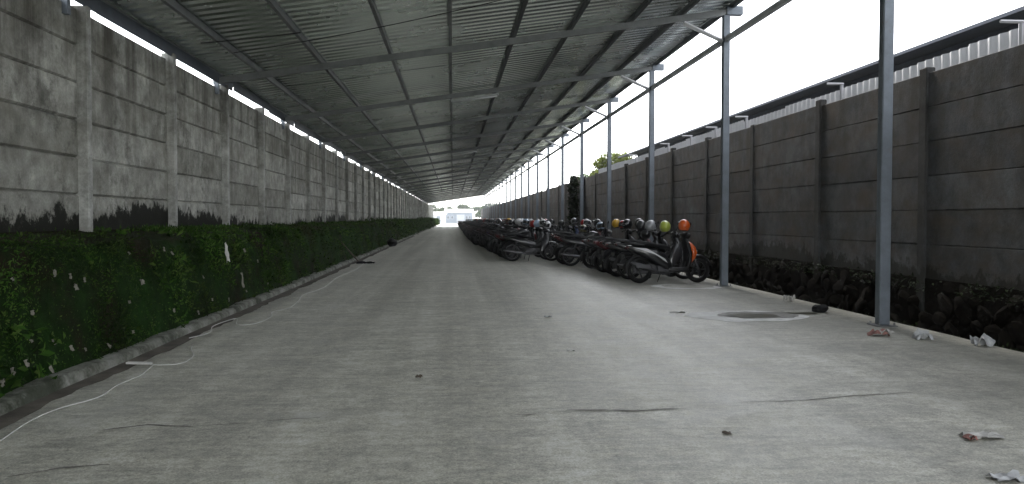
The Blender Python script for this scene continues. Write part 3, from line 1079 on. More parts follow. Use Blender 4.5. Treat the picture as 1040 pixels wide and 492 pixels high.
def common_front(zb, xb, wide=0.33):
    hb = MB()
    hb.tube([(xb - 0.09, -wide, zb), (xb - 0.03, -wide * 0.5, zb + 0.02), (xb, -0.1, zb - 0.02), (xb, 0.1, zb - 0.02), (xb - 0.03, wide * 0.5, zb + 0.02), (xb - 0.09, wide, zb)], 0.012, 6)
    gp = []
    for s_ in (-1, 1):
        g = MB().tube([(xb - 0.09, s_ * wide * 0.68, zb + 0.012), (xb - 0.105, s_ * (wide + 0.03), zb - 0.003)], 0.019, 8)
        lv = MB().tube([(xb - 0.02, s_ * wide * 0.6, zb + 0.01), (xb - 0.03, s_ * (wide), zb - 0.012)], 0.007, 5)
        ms = MB().tube([(xb - 0.04, s_ * wide * 0.55, zb + 0.02), (xb - 0.01, s_ * wide * 0.75, zb + 0.11), (xb - 0.02, s_ * wide * 0.95, zb + 0.16)], 0.006, 5)
        ms.ell((xb - 0.025, s_ * wide * 1.05, zb + 0.19), (0.018, 0.068, 0.042), 12, 6)
        gp.append((g, lv, ms))
    return hb, gp


def bike_parts(kind):
    """list of (name, mesh, painted?, [(subname, mesh)])"""
    P = []

    def add(name, mb, mat, smooth=45, paint=False, subs=()):
        me = mb if isinstance(mb, bpy.types.Mesh) else mb.mesh(name, mat, smooth)
        P.append((name, me, paint, list(subs)))

    def frontset(zb, xb, wide=0.33):
        hb, gp = common_front(zb, xb, wide)
        add('handlebar', hb, M['bplastic'], subs=[('grip', g.mesh('grip', M['rubber'], 40)) for g, _, _ in gp] + [('brake_lever', l.mesh('brake_lever', M['alloy'], 40)) for _, l, _ in gp])
        for _, _, m_ in gp:
            add('mirror', m_, M['bplastic'])
    if kind == 'scooter':
        ra = 0.275
        for cx in (-0.63, 0.63):
            wm, ty = wheel_parts(cx, ra, 0.05, 5, M['rim_black'])
            add('wheel', wm, None, subs=[('tyre', ty)])
        add('side_panel', MB().loft_x([(-0.90, 0.76, 0.04, 0.03), (-0.78, 0.72, 0.105, 0.07), (-0.55, 0.645, 0.15, 0.12), (-0.30, 0.55, 0.165, 0.17), (-0.10, 0.45, 0.15, 0.19), (0.02, 0.37, 0.12, 0.12), (0.05, 0.35, 0.08, 0.08)], 14), None and M or PAINT['black'], paint=True)
        st = MB()
        for s_ in (-1, 1):
            st.add([(-0.80, s_ * 0.112, 0.745), (-0.50, s_ * 0.166, 0.715), (-0.12, s_ * 0.170, 0.50), (-0.06, s_ * 0.160, 0.41), (-0.32, s_ * 0.179, 0.585), (-0.60, s_ * 0.156, 0.68)], [(0, 1, 4, 5), (1, 2, 3, 4)])
            st.v = [tuple(p) for p in st.v]
        add('side_stripe', st, PAINT['silver'], smooth=False)
        add('seat', MB().loft_x([(-0.78, 0.80, 0.06, 0.015), (-0.68, 0.82, 0.115, 0.045), (-0.45, 0.815, 0.14, 0.06), (-0.32, 0.785, 0.145, 0.06), (-0.10, 0.75, 0.13, 0.06), (0.02, 0.72, 0.09, 0.04), (0.05, 0.70, 0.05, 0.02)], 12), M['seat'])
        add('floorboard', MB().loft_x([(-0.02, 0.29, 0.12, 0.05), (0.1, 0.27, 0.16, 0.05), (0.32, 0.28, 0.16, 0.055), (0.42, 0.33, 0.14, 0.06)], 10, 4), M['bplastic'])
        add('leg_shield', MB().loft_z([(0.26, 0.36, 0.05, 0.13), (0.42, 0.42, 0.05, 0.19), (0.62, 0.43, 0.05, 0.215), (0.80, 0.40, 0.05, 0.17), (0.92, 0.37, 0.045, 0.10)], 12), M['bplastic'])
        add('front_panel', MB().loft_z([(0.42, 0.485, 0.02, 0.05), (0.50, 0.51, 0.055, 0.13), (0.62, 0.53, 0.08, 0.175), (0.74, 0.505, 0.075, 0.15), (0.83, 0.465, 0.05, 0.09), (0.86, 0.44, 0.03, 0.05)], 14), PAINT['black'], paint=True)
        add('headlight', MB().ell((0.585, 0, 0.655), (0.045, 0.12, 0.05), 12, 8), M['lens'], 'all')
        add('cowl', MB().loft_z([(0.92, 0.40, 0.06, 0.10), (0.99, 0.40, 0.085, 0.15), (1.04, 0.39, 0.06, 0.12), (1.06, 0.38, 0.03, 0.06)], 12), M['bplastic'])
        for s_ in (-1, 1):
            add('fork', MB().tube([(0.63, s_ * 0.075, ra), (0.53, s_ * 0.075, 0.58)], [0.022, 0.026], 8), M['alloy'])
        add('front_fender', MB().arc_shell((0.63, 0, ra), 0.315, 0.07, 15, 170), PAINT['black'], paint=True)
        add('rear_fender', MB().arc_shell((-0.63, 0, ra), 0.32, 0.075, 90, 195), M['bplastic'])
        add('number_plate', MB().box(-0.985, -0.975, -0.12, 0.12, 0.50, 0.60), M['plate'], False)
        add('tail_light', MB().ell((-0.88, 0, 0.745), (0.04, 0.085, 0.03), 10, 6), M['redlens'], 'all')
        add('grab_rail', MB().tube([(-0.55, -0.15, 0.79), (-0.82, -0.12, 0.83), (-0.92, 0, 0.84), (-0.82, 0.12, 0.83), (-0.55, 0.15, 0.79)], 0.014, 6), M['alloy'])
        e = MB()
        e.loft_x([(-0.74, 0.29, 0.05, 0.07), (-0.6, 0.29, 0.085, 0.10), (-0.3, 0.30, 0.10, 0.11), (-0.05, 0.28, 0.10, 0.10), (0.0, 0.27, 0.07, 0.06)], 10, 4)
        e.v = [(x, y + 0.09, z) for x, y, z in e.v]
        e.loft_x([(-0.25, 0.30, 0.08, 0.07), (0.0, 0.30, 0.10, 0.09), (0.06, 0.30, 0.07, 0.06)], 10, 4)
        add('engine', e, M['engine'])
        add('exhaust', MB().tube([(0.02, -0.06, 0.20), (-0.16, -0.12, 0.18), (-0.34, -0.17, 0.25), (-0.40, -0.18, 0.28), (-0.80, -0.185, 0.40), (-0.86, -0.185, 0.42)], [0.016, 0.018, 0.024, 0.052, 0.052, 0.02], 10), M['engine'], subs=[('heat_shield', MB().box(-0.76, -0.46, -0.248, -0.24, 0.31, 0.38).mesh('heat_shield', M['alloy']))])
        add('shock_absorber', MB().tube([(-0.62, 0.15, 0.32), (-0.5, 0.14, 0.60)], 0.026, 7), M['alloy'])
        add('side_stand', MB().tube([(-0.12, 0.12, 0.24), (-0.16, 0.26, 0.012)], 0.012, 6), M['bplastic'])
        frontset(1.02, 0.40, 0.33)
    elif kind == 'cub':
        ra = 0.295
        for cx in (-0.62, 0.63):
            wm, ty = wheel_parts(cx, ra, 0.038, 18, M['alloy'], True)
            add('wheel', wm, None, subs=[('tyre', ty)])
        add('side_panel', MB().loft_x([(-0.92, 0.80, 0.03, 0.025), (-0.80, 0.755, 0.09, 0.06), (-0.55, 0.68, 0.125, 0.10), (-0.25, 0.60, 0.13, 0.13), (-0.02, 0.52, 0.09, 0.12), (0.15, 0.50, 0.06, 0.08)], 12), PAINT['black'], paint=True)
        add('seat', MB().loft_x([(-0.80, 0.83, 0.06, 0.02), (-0.66, 0.845, 0.11, 0.045), (-0.35, 0.81, 0.125, 0.055), (-0.1, 0.765, 0.11, 0.055), (0.06, 0.72, 0.06, 0.03)], 12), M['seat'])
        add('spine_cover', MB().loft_x([(0.05, 0.52, 0.06, 0.07), (0.2, 0.50, 0.075, 0.09), (0.35, 0.60, 0.085, 0.12), (0.46, 0.74, 0.07, 0.12)], 10), M['bplastic'])
        for s_ in (-1, 1):
            f_ = MB().loft_z([(0.30, 0.30, 0.03, 0.012), (0.42, 0.36, 0.11, 0.016), (0.60, 0.42, 0.13, 0.018), (0.76, 0.47, 0.08, 0.018), (0.86, 0.46, 0.04, 0.012)], 10)
            f_.v = [(x, y + s_ * (0.15 - 0.35 * max(0, z - 0.6)), z) for x, y, z in f_.v]
            add('leg_shield', f_, PAINT['black'], paint=True)
        add('front_panel', MB().loft_z([(0.58, 0.49, 0.03, 0.05), (0.68, 0.52, 0.06, 0.11), (0.80, 0.51, 0.075, 0.125), (0.92, 0.45, 0.06, 0.09)], 12), PAINT['black'], paint=True)
        add('cowl', MB().loft_z([(0.90, 0.45, 0.06, 0.08), (0.97, 0.46, 0.095, 0.14), (1.03, 0.42, 0.07, 0.12), (1.06, 0.40, 0.03, 0.05)], 12), PAINT['black'], paint=True)
        add('headlight', MB().ell((0.545, 0, 0.965), (0.035, 0.09, 0.05), 12, 8), M['lens'], 'all')
        for s_ in (-1, 1):
            add('fork', MB().tube([(0.63, s_ * 0.08, ra), (0.50, s_ * 0.08, 0.70)], [0.026, 0.018], 8), M['alloy'])
        add('front_fender', MB().arc_shell((0.63, 0, ra), 0.325, 0.06, 5, 165), PAINT['black'], paint=True)
        add('rear_fender', MB().arc_shell((-0.62, 0, ra), 0.335, 0.07, 85, 190), M['bplastic'])
        add('number_plate', MB().box(-0.985, -0.975, -0.12, 0.12, 0.52, 0.62), M['plate'], False)
        add('tail_light', MB().ell((-0.91, 0, 0.775), (0.04, 0.08, 0.03), 10, 6), M['redlens'], 'all')
        add('grab_rail', MB().tube([(-0.5, -0.13, 0.80), (-0.80, -0.12, 0.86), (-0.93, 0, 0.87), (-0.80, 0.12, 0.86), (-0.5, 0.13, 0.80)], 0.012, 6), M['alloy'])
        e = MB().loft_x([(-0.22, 0.31, 0.10, 0.09), (-0.05, 0.31, 0.13, 0.11), (0.10, 0.32, 0.12, 0.10), (0.15, 0.33, 0.07, 0.065), (0.32, 0.36, 0.075, 0.07), (0.36, 0.37, 0.05, 0.05)], 12, 4)
        add('engine', e, M['engine'])
        add('exhaust', MB().tube([(0.32, -0.03, 0.30), (0.24, -0.10, 0.20), (-0.15, -0.14, 0.20), (-0.30, -0.15, 0.23), (-0.36, -0.155, 0.25), (-0.86, -0.16, 0.33), (-0.92, -0.16, 0.34)], [0.015, 0.015, 0.016, 0.024, 0.042, 0.045, 0.02], 10), M['chrome'])
        add('chain_cover', MB().box(-0.62, -0.15, 0.075, 0.105, 0.26, 0.37, 0.012), M['bplastic'], False)
        add('swing_arm', MB().tube([(-0.62, -0.09, ra), (-0.15, -0.09, 0.33)], 0.02, 6), M['bplastic'])
        for s_ in (-1, 1):
            add('shock_absorber', MB().tube([(-0.60, s_ * 0.115, 0.32), (-0.47, s_ * 0.115, 0.64)], 0.026, 7), M['alloy'])
        add('foot_peg', MB().tube([(0.02, -0.24, 0.27), (0.02, 0.24, 0.27)], 0.014, 6), M['rubber'])
        add('side_stand', MB().tube([(-0.05, 0.10, 0.24), (-0.09, 0.25, 0.012)], 0.012, 6), M['bplastic'])
        frontset(1.03, 0.43, 0.33)
    else:   # naked sport bike
        ra = 0.30
        for cx in (-0.65, 0.66):
            wm, ty = wheel_parts(cx, ra, 0.052, 6, M['rim_black'])
            add('wheel', wm, None, subs=[('tyre', ty)])
        add('fuel_tank', MB().loft_x([(-0.10, 0.78, 0.09, 0.06), (0.02, 0.82, 0.13, 0.11), (0.18, 0.86, 0.155, 0.12), (0.32, 0.86, 0.13, 0.09), (0.38, 0.84, 0.08, 0.05)], 14), PAINT['black'], paint=True)
        add('tail_panel', MB().loft_x([(-0.95, 0.90, 0.03, 0.02), (-0.80, 0.86, 0.08, 0.05), (-0.5, 0.77, 0.11, 0.08), (-0.15, 0.70, 0.11, 0.09), (-0.05, 0.68, 0.08, 0.06)], 12), PAINT['black'], paint=True)
        add('seat', MB().loft_x([(-0.80, 0.92, 0.05, 0.02), (-0.62, 0.91, 0.10, 0.04), (-0.45, 0.87, 0.11, 0.05), (-0.25, 0.82, 0.13, 0.05), (-0.08, 0.81, 0.09, 0.04)], 12), M['seat'])
        for s_ in (-1, 1):
            f_ = MB().loft_z([(0.48, 0.30, 0.05, 0.012), (0.60, 0.36, 0.13, 0.02), (0.74, 0.42, 0.12, 0.02), (0.84, 0.44, 0.06, 0.012)], 10)
            f_.v = [(x, y + s_ * 0.16, z) for x, y, z in f_.v]
            add('tank_shroud', f_, PAINT['black'], paint=True)
        add('headlight_cowl', MB().loft_z([(0.72, 0.58, 0.03, 0.05), (0.82, 0.60, 0.075, 0.11), (0.93, 0.58, 0.07, 0.10), (1.02, 0.54, 0.03, 0.05)], 12), M['bplastic'])
        add('headlight', MB().ell((0.645, 0, 0.85), (0.035, 0.085, 0.055), 12, 8), M['lens'], 'all')
        for s_ in (-1, 1):
            add('fork', MB().tube([(0.66, s_ * 0.09, ra), (0.47, s_ * 0.09, 0.95)], [0.032, 0.022], 8), M['alloy'])
        add('front_fender', MB().arc_shell((0.66, 0, ra), 0.335, 0.07, 30, 150), M['bplastic'])
        add('rear_fender', MB().arc_shell((-0.65, 0, ra), 0.36, 0.07, 95, 180), M['bplastic'])
        add('number_plate', MB().box(-1.03, -1.02, -0.12, 0.12, 0.56, 0.66), M['plate'], False)
        add('tail_light', MB().ell((-0.93, 0, 0.865), (0.04, 0.07, 0.025), 10, 6), M['redlens'], 'all')
        e = MB().loft_x([(-0.22, 0.40, 0.12, 0.14), (0.0, 0.40, 0.15, 0.17), (0.18, 0.46, 0.14, 0.2), (0.30, 0.50, 0.10, 0.16)], 12, 4)
        add('engine', e, M['engine'])
        fr = MB()
        for s_ in (-1, 1):
            fr.tube([(0.42, s_ * 0.06, 0.84), (0.05, s_ * 0.15, 0.66), (-0.18, s_ * 0.13, 0.40)], 0.026, 7)
            fr.tube([(-0.15, s_ * 0.11, 0.66), (-0.75, s_ * 0.08, 0.84)], 0.016, 6)
        add('frame', fr, M['rim_black'])
        add('swing_arm', MB().tube([(-0.65, -0.11, ra), (-0.15, -0.11, 0.40)], 0.026, 6), M['alloy'])
        add('exhaust', MB().tube([(0.30, -0.04, 0.34), (0.22, -0.1, 0.2), (-0.2, -0.15, 0.22), (-0.36, -0.18, 0.33), (-0.42, -0.19, 0.36), (-0.84, -0.21, 0.55), (-0.88, -0.21, 0.57)], [0.018, 0.018, 0.02, 0.028, 0.055, 0.058, 0.03], 10), M['engine'])
        add('side_stand', MB().tube([(-0.05, 0.10, 0.28), (-0.09, 0.27, 0.012)], 0.012, 6), M['bplastic'])
        frontset(1.03, 0.46, 0.34)
    return P


KIND = {k: bike_parts(k) for k in ('scooter', 'cub', 'sport')}


def joined(kind):
    b_ = MB()
    mats = [PAINT['black']]
    for nm, me, paint, subs in KIND[kind]:
        for m_ in [me] + [s_[1] for s_ in subs]:
            mt = m_.materials[0]
            if m_ is me and paint:
                mi = 0
            else:
                if mt not in mats[1:]:
                    mats.append(mt)
                mi = mats.index(mt, 1)
            b_.add([v.co for v in m_.vertices], [tuple(p.vertices) for p in m_.polygons], mi)
    return b_.mesh('motorbike', mats, 45)


JOIN = {k: joined(k) for k in KIND}
NB = [0]


def bike(kind, x, y, rz, paint, label, group, full, lean=None, special=None):
    lean = R(random.uniform(3, 7)) if lean is None else lean
    rot = (lean * -1, 0, rz)
    if full:
        t = thing('motorbike', label, 'motorbike', (x, y, 0), rz, group)
        t.rotation_euler = rot
        for nm, me, pt, subs in KIND[kind]:
            o = obj(nm, me, t)
            if pt or (special and nm in special):
                o.material_slots[0].link = 'OBJECT'
                o.material_slots[0].material = PAINT[(special or {}).get(nm, paint)]
            for sn, sm in subs:
                obj(sn, sm, o)
        return t
    o = obj('motorbike', JOIN[kind], None, (x, y, 0), rot)
    o.material_slots[0].link = 'OBJECT'
    o.material_slots[0].material = PAINT[paint]
    return tag(o, label, 'motorbike', group)


# helmets -------------------------------------------------------------
def helmet_meshes():
    n_, m_ = 20, 14
    sh, vi, tr = MB(), MB(), MB()

    def P(th, ph, k=1.0):
        x = math.sin(ph) * math.cos(th)
        y = math.sin(ph) * math.sin(th)
        z = -math.cos(ph)
        return ((0.150 + (0.012 if x > 0 and z < 0 else 0)) * x * k, 0.122 * y * k, 0.132 * z * k)
    for i in range(3, m_):
        for j in range(n_):
            a0, a1 = 2 * math.pi * (j - 0.5) / n_, 2 * math.pi * (j + 0.5) / n_
            p0, p1 = math.pi * i / m_, math.pi * (i + 1) / m_
            front = j in (0, 1, 2, 3, 4, n_ - 1, n_ - 2, n_ - 3, n_ - 4) and 5 <= i <= 8
            if front:
                vi.add([P(a0, p0, 1.012), P(a1, p0, 1.012), P(a1, p1, 1.012), P(a0, p1, 1.012)], [(0, 1, 2, 3)])
                sh.add([P(a0, p0, 0.96), P(a1, p0, 0.96), P(a1, p1, 0.96), P(a0, p1, 0.96)], [(0, 1, 2, 3)])
            else:
                sh.add([P(a0, p0), P(a1, p0), P(a1, p1), P(a0, p1)], [(0, 1, 2, 3)])
    ph = math.pi * 3 / m_
    pts = [P(2 * math.pi * k / 24, ph, 0.99) for k in range(25)]
    tr.tube(pts, 0.014, 6)
    # padding closes the bottom
    c = [P(2 * math.pi * k / 24, ph, 0.95) for k in range(24)]
    k0 = len(tr.v)
    tr.v += c + [(0, 0, 0.02)]
    tr.f += [(k0 + k, k0 + (k + 1) % 24, k0 + 24) for k in range(24)]
    tr.mi = [0] * len(tr.f)

    def weld(mb, name, mat):
        me = mb.mesh(name, mat, 'all')
        import bmesh
        bm = bmesh.new()
        bm.from_mesh(me)
        bmesh.ops.remove_doubles(bm, verts=bm.verts, dist=0.0004)
        bm.to_mesh(me)
        bm.free()
        return me
    return weld(sh, 'shell', PAINT['black']), weld(vi, 'visor', M['visor']), weld(tr, 'trim', M['trim'])


HS, HV, HT = helmet_meshes()


def helmet(x, y, z, paint, label, group='helmets left on the motorbikes', rz=None):
    t = thing('helmet', label, 'helmet', (x, y, z), random.uniform(0, 6.28) if rz is None else rz, group)
    t.rotation_euler = (random.uniform(-0.2, 0.2), random.uniform(-0.25, 0.1), t.rotation_euler[2])
    o = obj('shell', HS, t)
    o.material_slots[0].link = 'OBJECT'
    o.material_slots[0].material = PAINT[paint]
    obj('visor', HV, t)
    obj('trim', HT, t)
    return t


GA = 'motorbikes parked in the row along the right wall'
GB = 'motorbikes parked in the outer row by the drive'
ordn = ['first', 'second', 'third', 'fourth', 'fifth', 'sixth', 'seventh', 'eighth', 'ninth', 'tenth', 'eleventh', 'twelfth', 'thirteenth']
kname = {'scooter': 'scooter', 'cub': 'step-through motorbike', 'sport': 'motorbike with a raised fuel tank'}
# near end of the wall row, (kind, x, y, rz, paint)
near = [('scooter', 4.51, 15.93, 0.05, 'black'), ('cub', 4.50, 16.85, 0.02, 'charcoal'), ('scooter', 4.42, 17.6, -0.02, 'black'), ('cub', 4.46, 18.35, 0.04, 'black'),
        ('scooter', 4.40, 19.1, 0.00, 'maroon'), ('cub', 4.42, 19.85, -0.03, 'black'), ('scooter', 4.36, 20.6, 0.03, 'charcoal'),
        ('cub', 3.95, 21.75, 0.0, 'black'), ('sport', 3.92, 22.5, 0.03, 'black'), ('cub', 3.98, 23.25, 0.02, 'maroon'), ('scooter', 4.2, 24.0, -0.02, 'black')]
for i, (k_, x, y, rz, pc) in enumerate(near):
    if i == 0:
        lab = 'black scooter with silver side stripe and orange front, nearest of the parked motorbikes'
        bike(k_, x, y, rz, pc, lab, GA, True, special={'front_panel': 'orange', 'side_stripe': 'white'})
    else:
        lab = '%s %s, %s from the near end along the wall' % ({'charcoal': 'dark grey'}.get(pc, pc), kname[k_], ordn[i])
        bike(k_, x, y, rz, pc, lab, GA, True, special={'side_stripe': pc} if k_ == 'scooter' else None)
# outer row starts further on
nearb = [('cub', 2.49, 24.35, 0.03, 'black'), ('cub', 2.42, 25.15, -0.02, 'charcoal'), ('scooter', 2.45, 25.9, 0.02, 'black'), ('scooter', 2.36, 26.7, 0.0, 'maroon'),
         ('cub', 2.42, 27.5, 0.04, 'black'), ('sport', 2.36, 28.3, 0.02, 'charcoal'), ('scooter', 2.3, 29.1, -0.03, 'black'), ('cub', 2.3, 29.9, 0.02, 'black')]
for i, (k_, x, y, rz, pc) in enumerate(nearb):
    lab = '%s %s, %s in the outer row beside the drive' % ({'charcoal': 'dark grey'}.get(pc, pc), kname[k_], ordn[i])
    bike(k_, x, y, rz, pc, lab, GB, True, special={'side_stripe': pc} if k_ == 'scooter' else None)
pal = ['black'] * 13 + ['charcoal'] * 3 + ['maroon'] * 2 + ['blue', 'silver']
rnd = random.Random(21)
y = 30.8
while y < 132:
    cx = (2.3 if y < 33 else 2.15 if y < 39 else 1.85) + rnd.uniform(-0.12, 0.12)
    lab = 'motorbike seen as one of many deep in the outer row beside the drive'
    bike(rnd.choice(['scooter', 'cub', 'cub', 'sport']), cx, y, rnd.uniform(-0.06, 0.06), rnd.choice(pal), lab, 'motorbikes deep in the outer row', False)
    y += rnd.uniform(0.6, 0.8) if y < 75 else rnd.uniform(0.85, 1.1)
y = 24.9
while y < 132:
    lab = 'motorbike mostly hidden behind the outer row, close to the right wall'
    bike(rnd.choice(['scooter', 'cub', 'cub', 'sport']), 4.4 + rnd.uniform(-0.15, 0.15), y, rnd.uniform(-0.06, 0.06), rnd.choice(pal), lab, 'motorbikes half hidden along the right wall', False)
    y += rnd.uniform(0.8, 1.05) if y < 75 else rnd.uniform(1.1, 1.5)

# helmets on mirrors and seats: near ones placed one by one (x, y, z, colour, label)
for a in ((4.74, 15.62, 1.20, 'orange', 'orange helmet hung on the nearest scooter'), (4.62, 16.62, 1.17, 'lime', 'yellow green helmet beside the orange one'),
          (4.48, 17.3, 1.18, 'silver', 'silver grey helmet with dark visor left of the yellow green helmet'), (4.55, 18.05, 0.99, 'black', 'black helmet low on the seat of a near motorbike'),
          (4.45, 18.1, 1.18, 'charcoal', 'dark grey helmet third to the left of the orange one'), (4.75, 19.5, 1.22, 'black', 'tall black helmet hung on a mirror of the near row'),
          (4.6, 20.2, 1.2, 'black', 'black helmet right of the red helmet in the near row'), (4.7, 21.2, 1.17, 'red', 'red helmet near the middle of the near row'),
          (4.75, 22.3, 1.2, 'yellow', 'yellow helmet in the wall side row'), (4.3, 22.4, 1.12, 'paleblue', 'pale blue helmet just left of the yellow helmet'),
          (3.95, 23.3, 1.03, 'olive', 'dull olive helmet low on a motorbike left of the yellow helmet'), (4.5, 23.9, 1.2, 'charcoal', 'dark grey helmet over the second cluster of motorbikes'),
          (3.0, 24.6, 1.14, 'white', 'white helmet on the first motorbike of the outer row'), (2.78, 25.4, 1.18, 'paleblue', 'pale blue helmet near the start of the outer row'),
          (2.70, 26.1, 1.16, 'red', 'red helmet near the start of the outer row'), (2.9, 25.0, 1.20, 'white', 'white helmet behind the first white one in the outer row')):
    helmet(*a, rz=1.25 if a[3] in ('orange', 'lime') else None)
hpal = ['black'] * 5 + ['charcoal'] * 2 + ['white'] * 4 + ['red'] * 3 + ['silver'] * 2 + ['paleblue', 'pink', 'pink', 'maroon', 'yellow']
hname = {'charcoal': 'dark grey', 'paleblue': 'pale blue', 'silver': 'silver grey'}
y = 26.6
while y < 95:
    pc = rnd.choice(hpal)
    nm = hname.get(pc, pc)
    helmet(rnd.choice((2.75, 2.6, 4.7, 4.8)) + rnd.uniform(-0.1, 0.1), y, rnd.uniform(1.12, 1.24), pc, 'small distant %s helmet among the crowded far motorbikes' % nm, 'distant %s helmets' % nm)
    y += rnd.uniform(0.4, 0.75)


# ------------------------------------------------------------------ small things on the drive
def catmull(pts, n=6):
    P = [Vector(p) for p in pts]
    P = [P[0]] + P + [P[-1]]
    o = []
    for i in range(1, len(P) - 2):
        for k in range(n):
            t_ = k / n
            a, b_, c, d = P[i - 1], P[i], P[i + 1], P[i + 2]
            o.append(0.5 * ((2 * b_) + (c - a) * t_ + (2 * a - 5 * b_ + 4 * c - d) * t_ ** 2 + (3 * b_ - a - 3 * c + d) * t_ ** 3))
    o.append(P[-2])
    return o


c1 = [(-2.62, 4.2), (-2.72, 4.85), (-2.79, 5.3), (-2.77, 5.64), (-2.65, 5.99), (-2.69, 6.4), (-2.66, 6.75), (-2.70, 7.05), (-2.72, 7.22)]
cable_run('white_cable', catmull([(x, y, 0.012) for x, y in c1]), 0.0055, M['cable'], 'near length of white cable lying along the left gutter', 'cable')
c2 = [(-2.76, 7.30), (-2.60, 7.28), (-2.50, 7.38), (-2.53, 7.75), (-2.68, 8.13), (-2.72, 8.3)]
cable_run('white_cable', catmull([(x, y, 0.011) for x, y in c2]), 0.0048, M['cable'], 'short curl of white cable beside the white plastic strip', 'cable')
c3 = [(-2.95, 8.9), (-2.85, 9.3), (-2.98, 9.9), (-2.9, 10.6), (-2.72, 10.0), (-2.52, 10.05), (-2.47, 10.7), (-2.58, 11.3), (-2.45, 11.8), (-2.52, 12.9), (-2.62, 13.84), (-2.5, 15.2), (-2.62, 17.9), (-2.55, 21), (-2.76, 25)]
cable_run('white_cable', catmull([(x, y, 0.011) for x, y in c3]), 0.0055, M['cable'], 'far looping length of white cable along the left gutter', 'cable')
s_ = obj('plastic_strip', MB().box(-0.11, 0.11, -0.03, 0.03, 0.0, 0.02, 0.006).mesh('plastic_strip', M['paper']), None, (-2.86, 7.28, 0.02), (0, 0.05, 0.03))
tag(s_, 'white plastic strip lying where the white cable ends', 'strip')


def scrap(name, x, y, z, sx, sy, mat, label, cat, seed, hgt=0.05, rz=0.0, group=None, tilt=None):
    """crumpled thin scrap with thickness"""
    rr = random.Random(seed)
    n_ = 7
    top, bot = [], []
    for i in range(n_):
        for j in range(n_):
            u, v_ = i / (n_ - 1) - 0.5, j / (n_ - 1) - 0.5
            edge = 1 - 0.25 * nz(u * 3 + seed, v_ * 3)
            h_ = hgt * max(0, 0.35 + 0.9 * nz(u * 2.6 + seed * 3, v_ * 2.6) + 0.35 * nz(u * 7, v_ * 7 + seed))
            top.append((u * sx * edge, v_ * sy * edge, h_ + 0.006))
            bot.append((u * sx * edge, v_ * sy * edge, h_ + 0.002))
    b_ = MB()
    f_ = [(i * n_ + j, (i + 1) * n_ + j, (i + 1) * n_ + j + 1, i * n_ + j + 1) for i in range(n_ - 1) for j in range(n_ - 1)]
    b_.add(top, f_)
    b_.add(bot, [tuple(reversed(q)) for q in f_])
    o = obj(name, b_.mesh(name, mat, 30), None, (x, y, z), tilt or (0, 0, rz))
    return tag(o, label, cat, group)


scrap('paper_scrap', 4.88, 8.55, 0, 0.22, 0.14, M['paper_red'], 'crumpled red and white wrapper on the floor left of the nearest column', 'litter', 1, 0.09)
scrap('paper_scrap', 4.95, 8.5, 0.02, 0.14, 0.1, M['paper'], 'torn white paper lying on the red wrapper', 'litter', 12, 0.07)
scrap('plastic_scrap', 5.22, 8.24, 0, 0.18, 0.14, M['plastic_clear'], 'pale crumpled plastic between the nearest column and the floor edge', 'litter', 2, 0.12)
scrap('plastic_scrap', 5.60, 7.78, 0, 0.18, 0.13, M['plastic_clear'], 'grey plastic bag scrap at the floor edge on the far right', 'litter', 3, 0.13)
scrap('paper_scrap', 3.25, 4.5, 0, 0.24, 0.10, M['paper'], 'flat torn white paper on the concrete at lower right', 'litter', 4, 0.035)
scrap('paper_scrap', 3.14, 4.46, 0.001, 0.07, 0.05, M['paper_red'], 'small pinkish scrap touching the torn paper at lower right', 'litter', 14, 0.03)
scrap('paper_scrap', 2.86, 3.76, 0, 0.18, 0.10, M['plastic_clear'], 'pale scrap at the bottom edge of the picture on the right', 'litter', 5, 0.03)
scrap('paper_scrap', 1.19, 7.77, 0, 0.07, 0.05, M['paper'], 'tiny white paper square in the middle of the floor', 'litter', 6, 0.02)
scrap('leaf_scrap', -0.29, 6.57, 0, 0.06, 0.03, M['wood'], 'small dark dry leaf on the floor left of centre', 'litter', 7, 0.03)
scrap('leaf_scrap', 1.71, 4.70, 0, 0.05, 0.045, M['wood'], 'brown crumb of dirt on the floor right of centre', 'litter', 8, 0.010)
scrap('paper_scrap', 3.20, 10.85, 0, 0.22, 0.08, M['paper'], 'thin white scrap left of the pale ring and puddle', 'litter', 9, 0.02)
scrap('plastic_scrap', 5.45, 12.2, 0, 0.16, 0.14, M['paper'], 'pale crumpled paper cup at the floor edge beyond the puddle', 'litter', 10, 0.14)
scrap('paper_scrap', 1.30, 10.5, 0, 0.10, 0.06, M['plastic_clear'], 'faint pale scrap in the middle distance of the floor', 'litter', 11, 0.02)


def lump(name, x, y, z, r, mat, label, cat, seed):
    b_ = MB().ell((0, 0, 0), r, 14, 9)
    b_.v = [tuple(Vector(p) * (1 + 0.45 * nz(p[0] * 6 / max(r) * 0.3 + seed, p[1] * 6 / max(r) * 0.3, p[2] * 8 + seed))) for p in b_.v]
    b_.v = [(p[0], p[1], max(p[2], -r[2] * 0.8)) for p in b_.v]
    o = obj(name, b_.mesh(name, mat, 50), None, (x, y, z + r[2] * 0.8))
    return tag(o, label, cat)


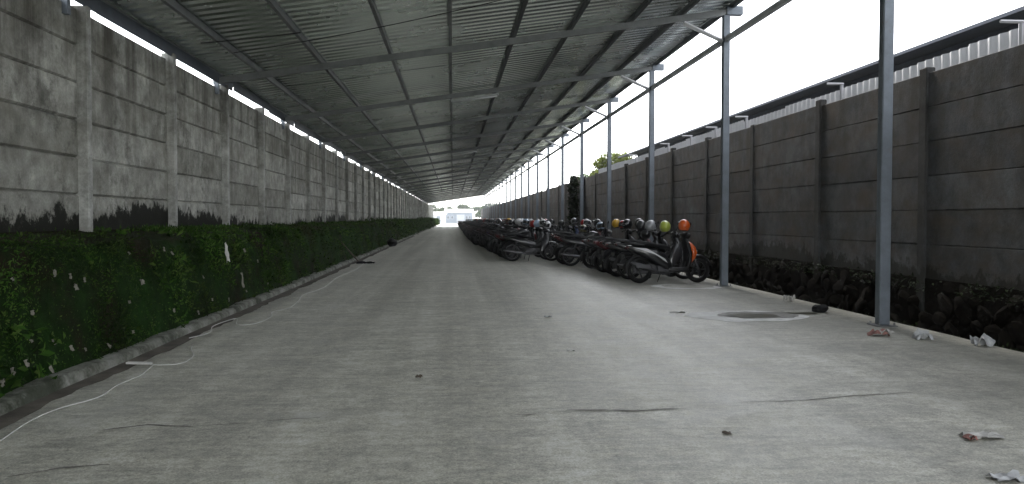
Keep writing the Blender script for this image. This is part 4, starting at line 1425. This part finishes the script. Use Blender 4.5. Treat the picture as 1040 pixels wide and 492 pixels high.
lump('black_bag', 5.28, 10.75, 0.004, (0.13, 0.09, 0.065), M['bag'], 'small black bundle on the floor right of the puddle', 'bag', 3)
lump('black_bag', -2.98, 38.0, 0, (0.24, 0.55, 0.22), M['bag'], 'black rubbish bag against the left kerb in the distance', 'bag', 6)
st = obj('leaning_stick', MB().tube([(-2.78, 23.4, 0.02), (-3.25, 23.5, 0.55), (-3.85, 23.7, 1.25)], [0.022, 0.02, 0.016], 6).mesh('leaning_stick', M['wood'], 'all'))
tag(st, 'thin dark stick leaning on the green bank at left', 'stick')
scrap('cloth_scrap', -2.6, 23.4, 0, 0.5, 0.25, M['bag'], 'dark rag on the floor at the foot of the leaning stick', 'litter', 17, 0.08)

# pale litter caught on the bank: one large piece, then smaller ones
scrap('plastic_scrap', -3.24, 11.35, 0.86, 0.27, 0.075, M['paper'], 'long white plastic scrap hanging on the green bank, largest of the litter there', 'litter', 20, 0.04, tilt=(R(8), R(82), 0))
scrap('plastic_scrap', -3.17, 11.9, 0.42, 0.22, 0.04, M['dryleaf'], 'narrow pale strip upright on the bank below and right of the long white scrap', 'litter', 21, 0.03, tilt=(0, R(84), 0))
rnd = random.Random(5)
spots = [(0.08, 5.7), (0.11, 5.85), (0.12, 6.05), (0.17, 6.5), (0.12, 6.75), (0.09, 6.95), (0.42, 6.7), (0.40, 6.95), (0.36, 7.05), (0.42, 6.1), (0.30, 6.3), (0.38, 7.2), (0.48, 9.3), (0.44, 9.45), (0.1, 8.0), (0.12, 10.5), (0.08, 11.2), (0.1, 12.2), (0.14, 9.2), (0.25, 8.1), (0.06, 6.35), (0.07, 7.4), (0.2, 6.2), (0.33, 8.5), (0.46, 8.2), (0.07, 9.9), (0.28, 10.4), (0.4, 12.6), (0.1, 13.6), (0.3, 13.2)]
for i, (s_, y) in enumerate(spots):
    q = bank_pt(s_, y)
    sz = rnd.uniform(0.025, 0.06)
    scrap('dead_leaf', q.x + 0.05, y, q.z + 0.02, sz, sz * rnd.uniform(0.5, 0.9), M['dryleaf'], 'pale dead leaf caught in the weeds low on the near bank', 'leaf', 40 + i, 0.02, group='pale dead leaves on the near bank',
          tilt=(rnd.uniform(-0.6, 0.6), R(rnd.uniform(60, 85)), rnd.uniform(-0.5, 0.5)))
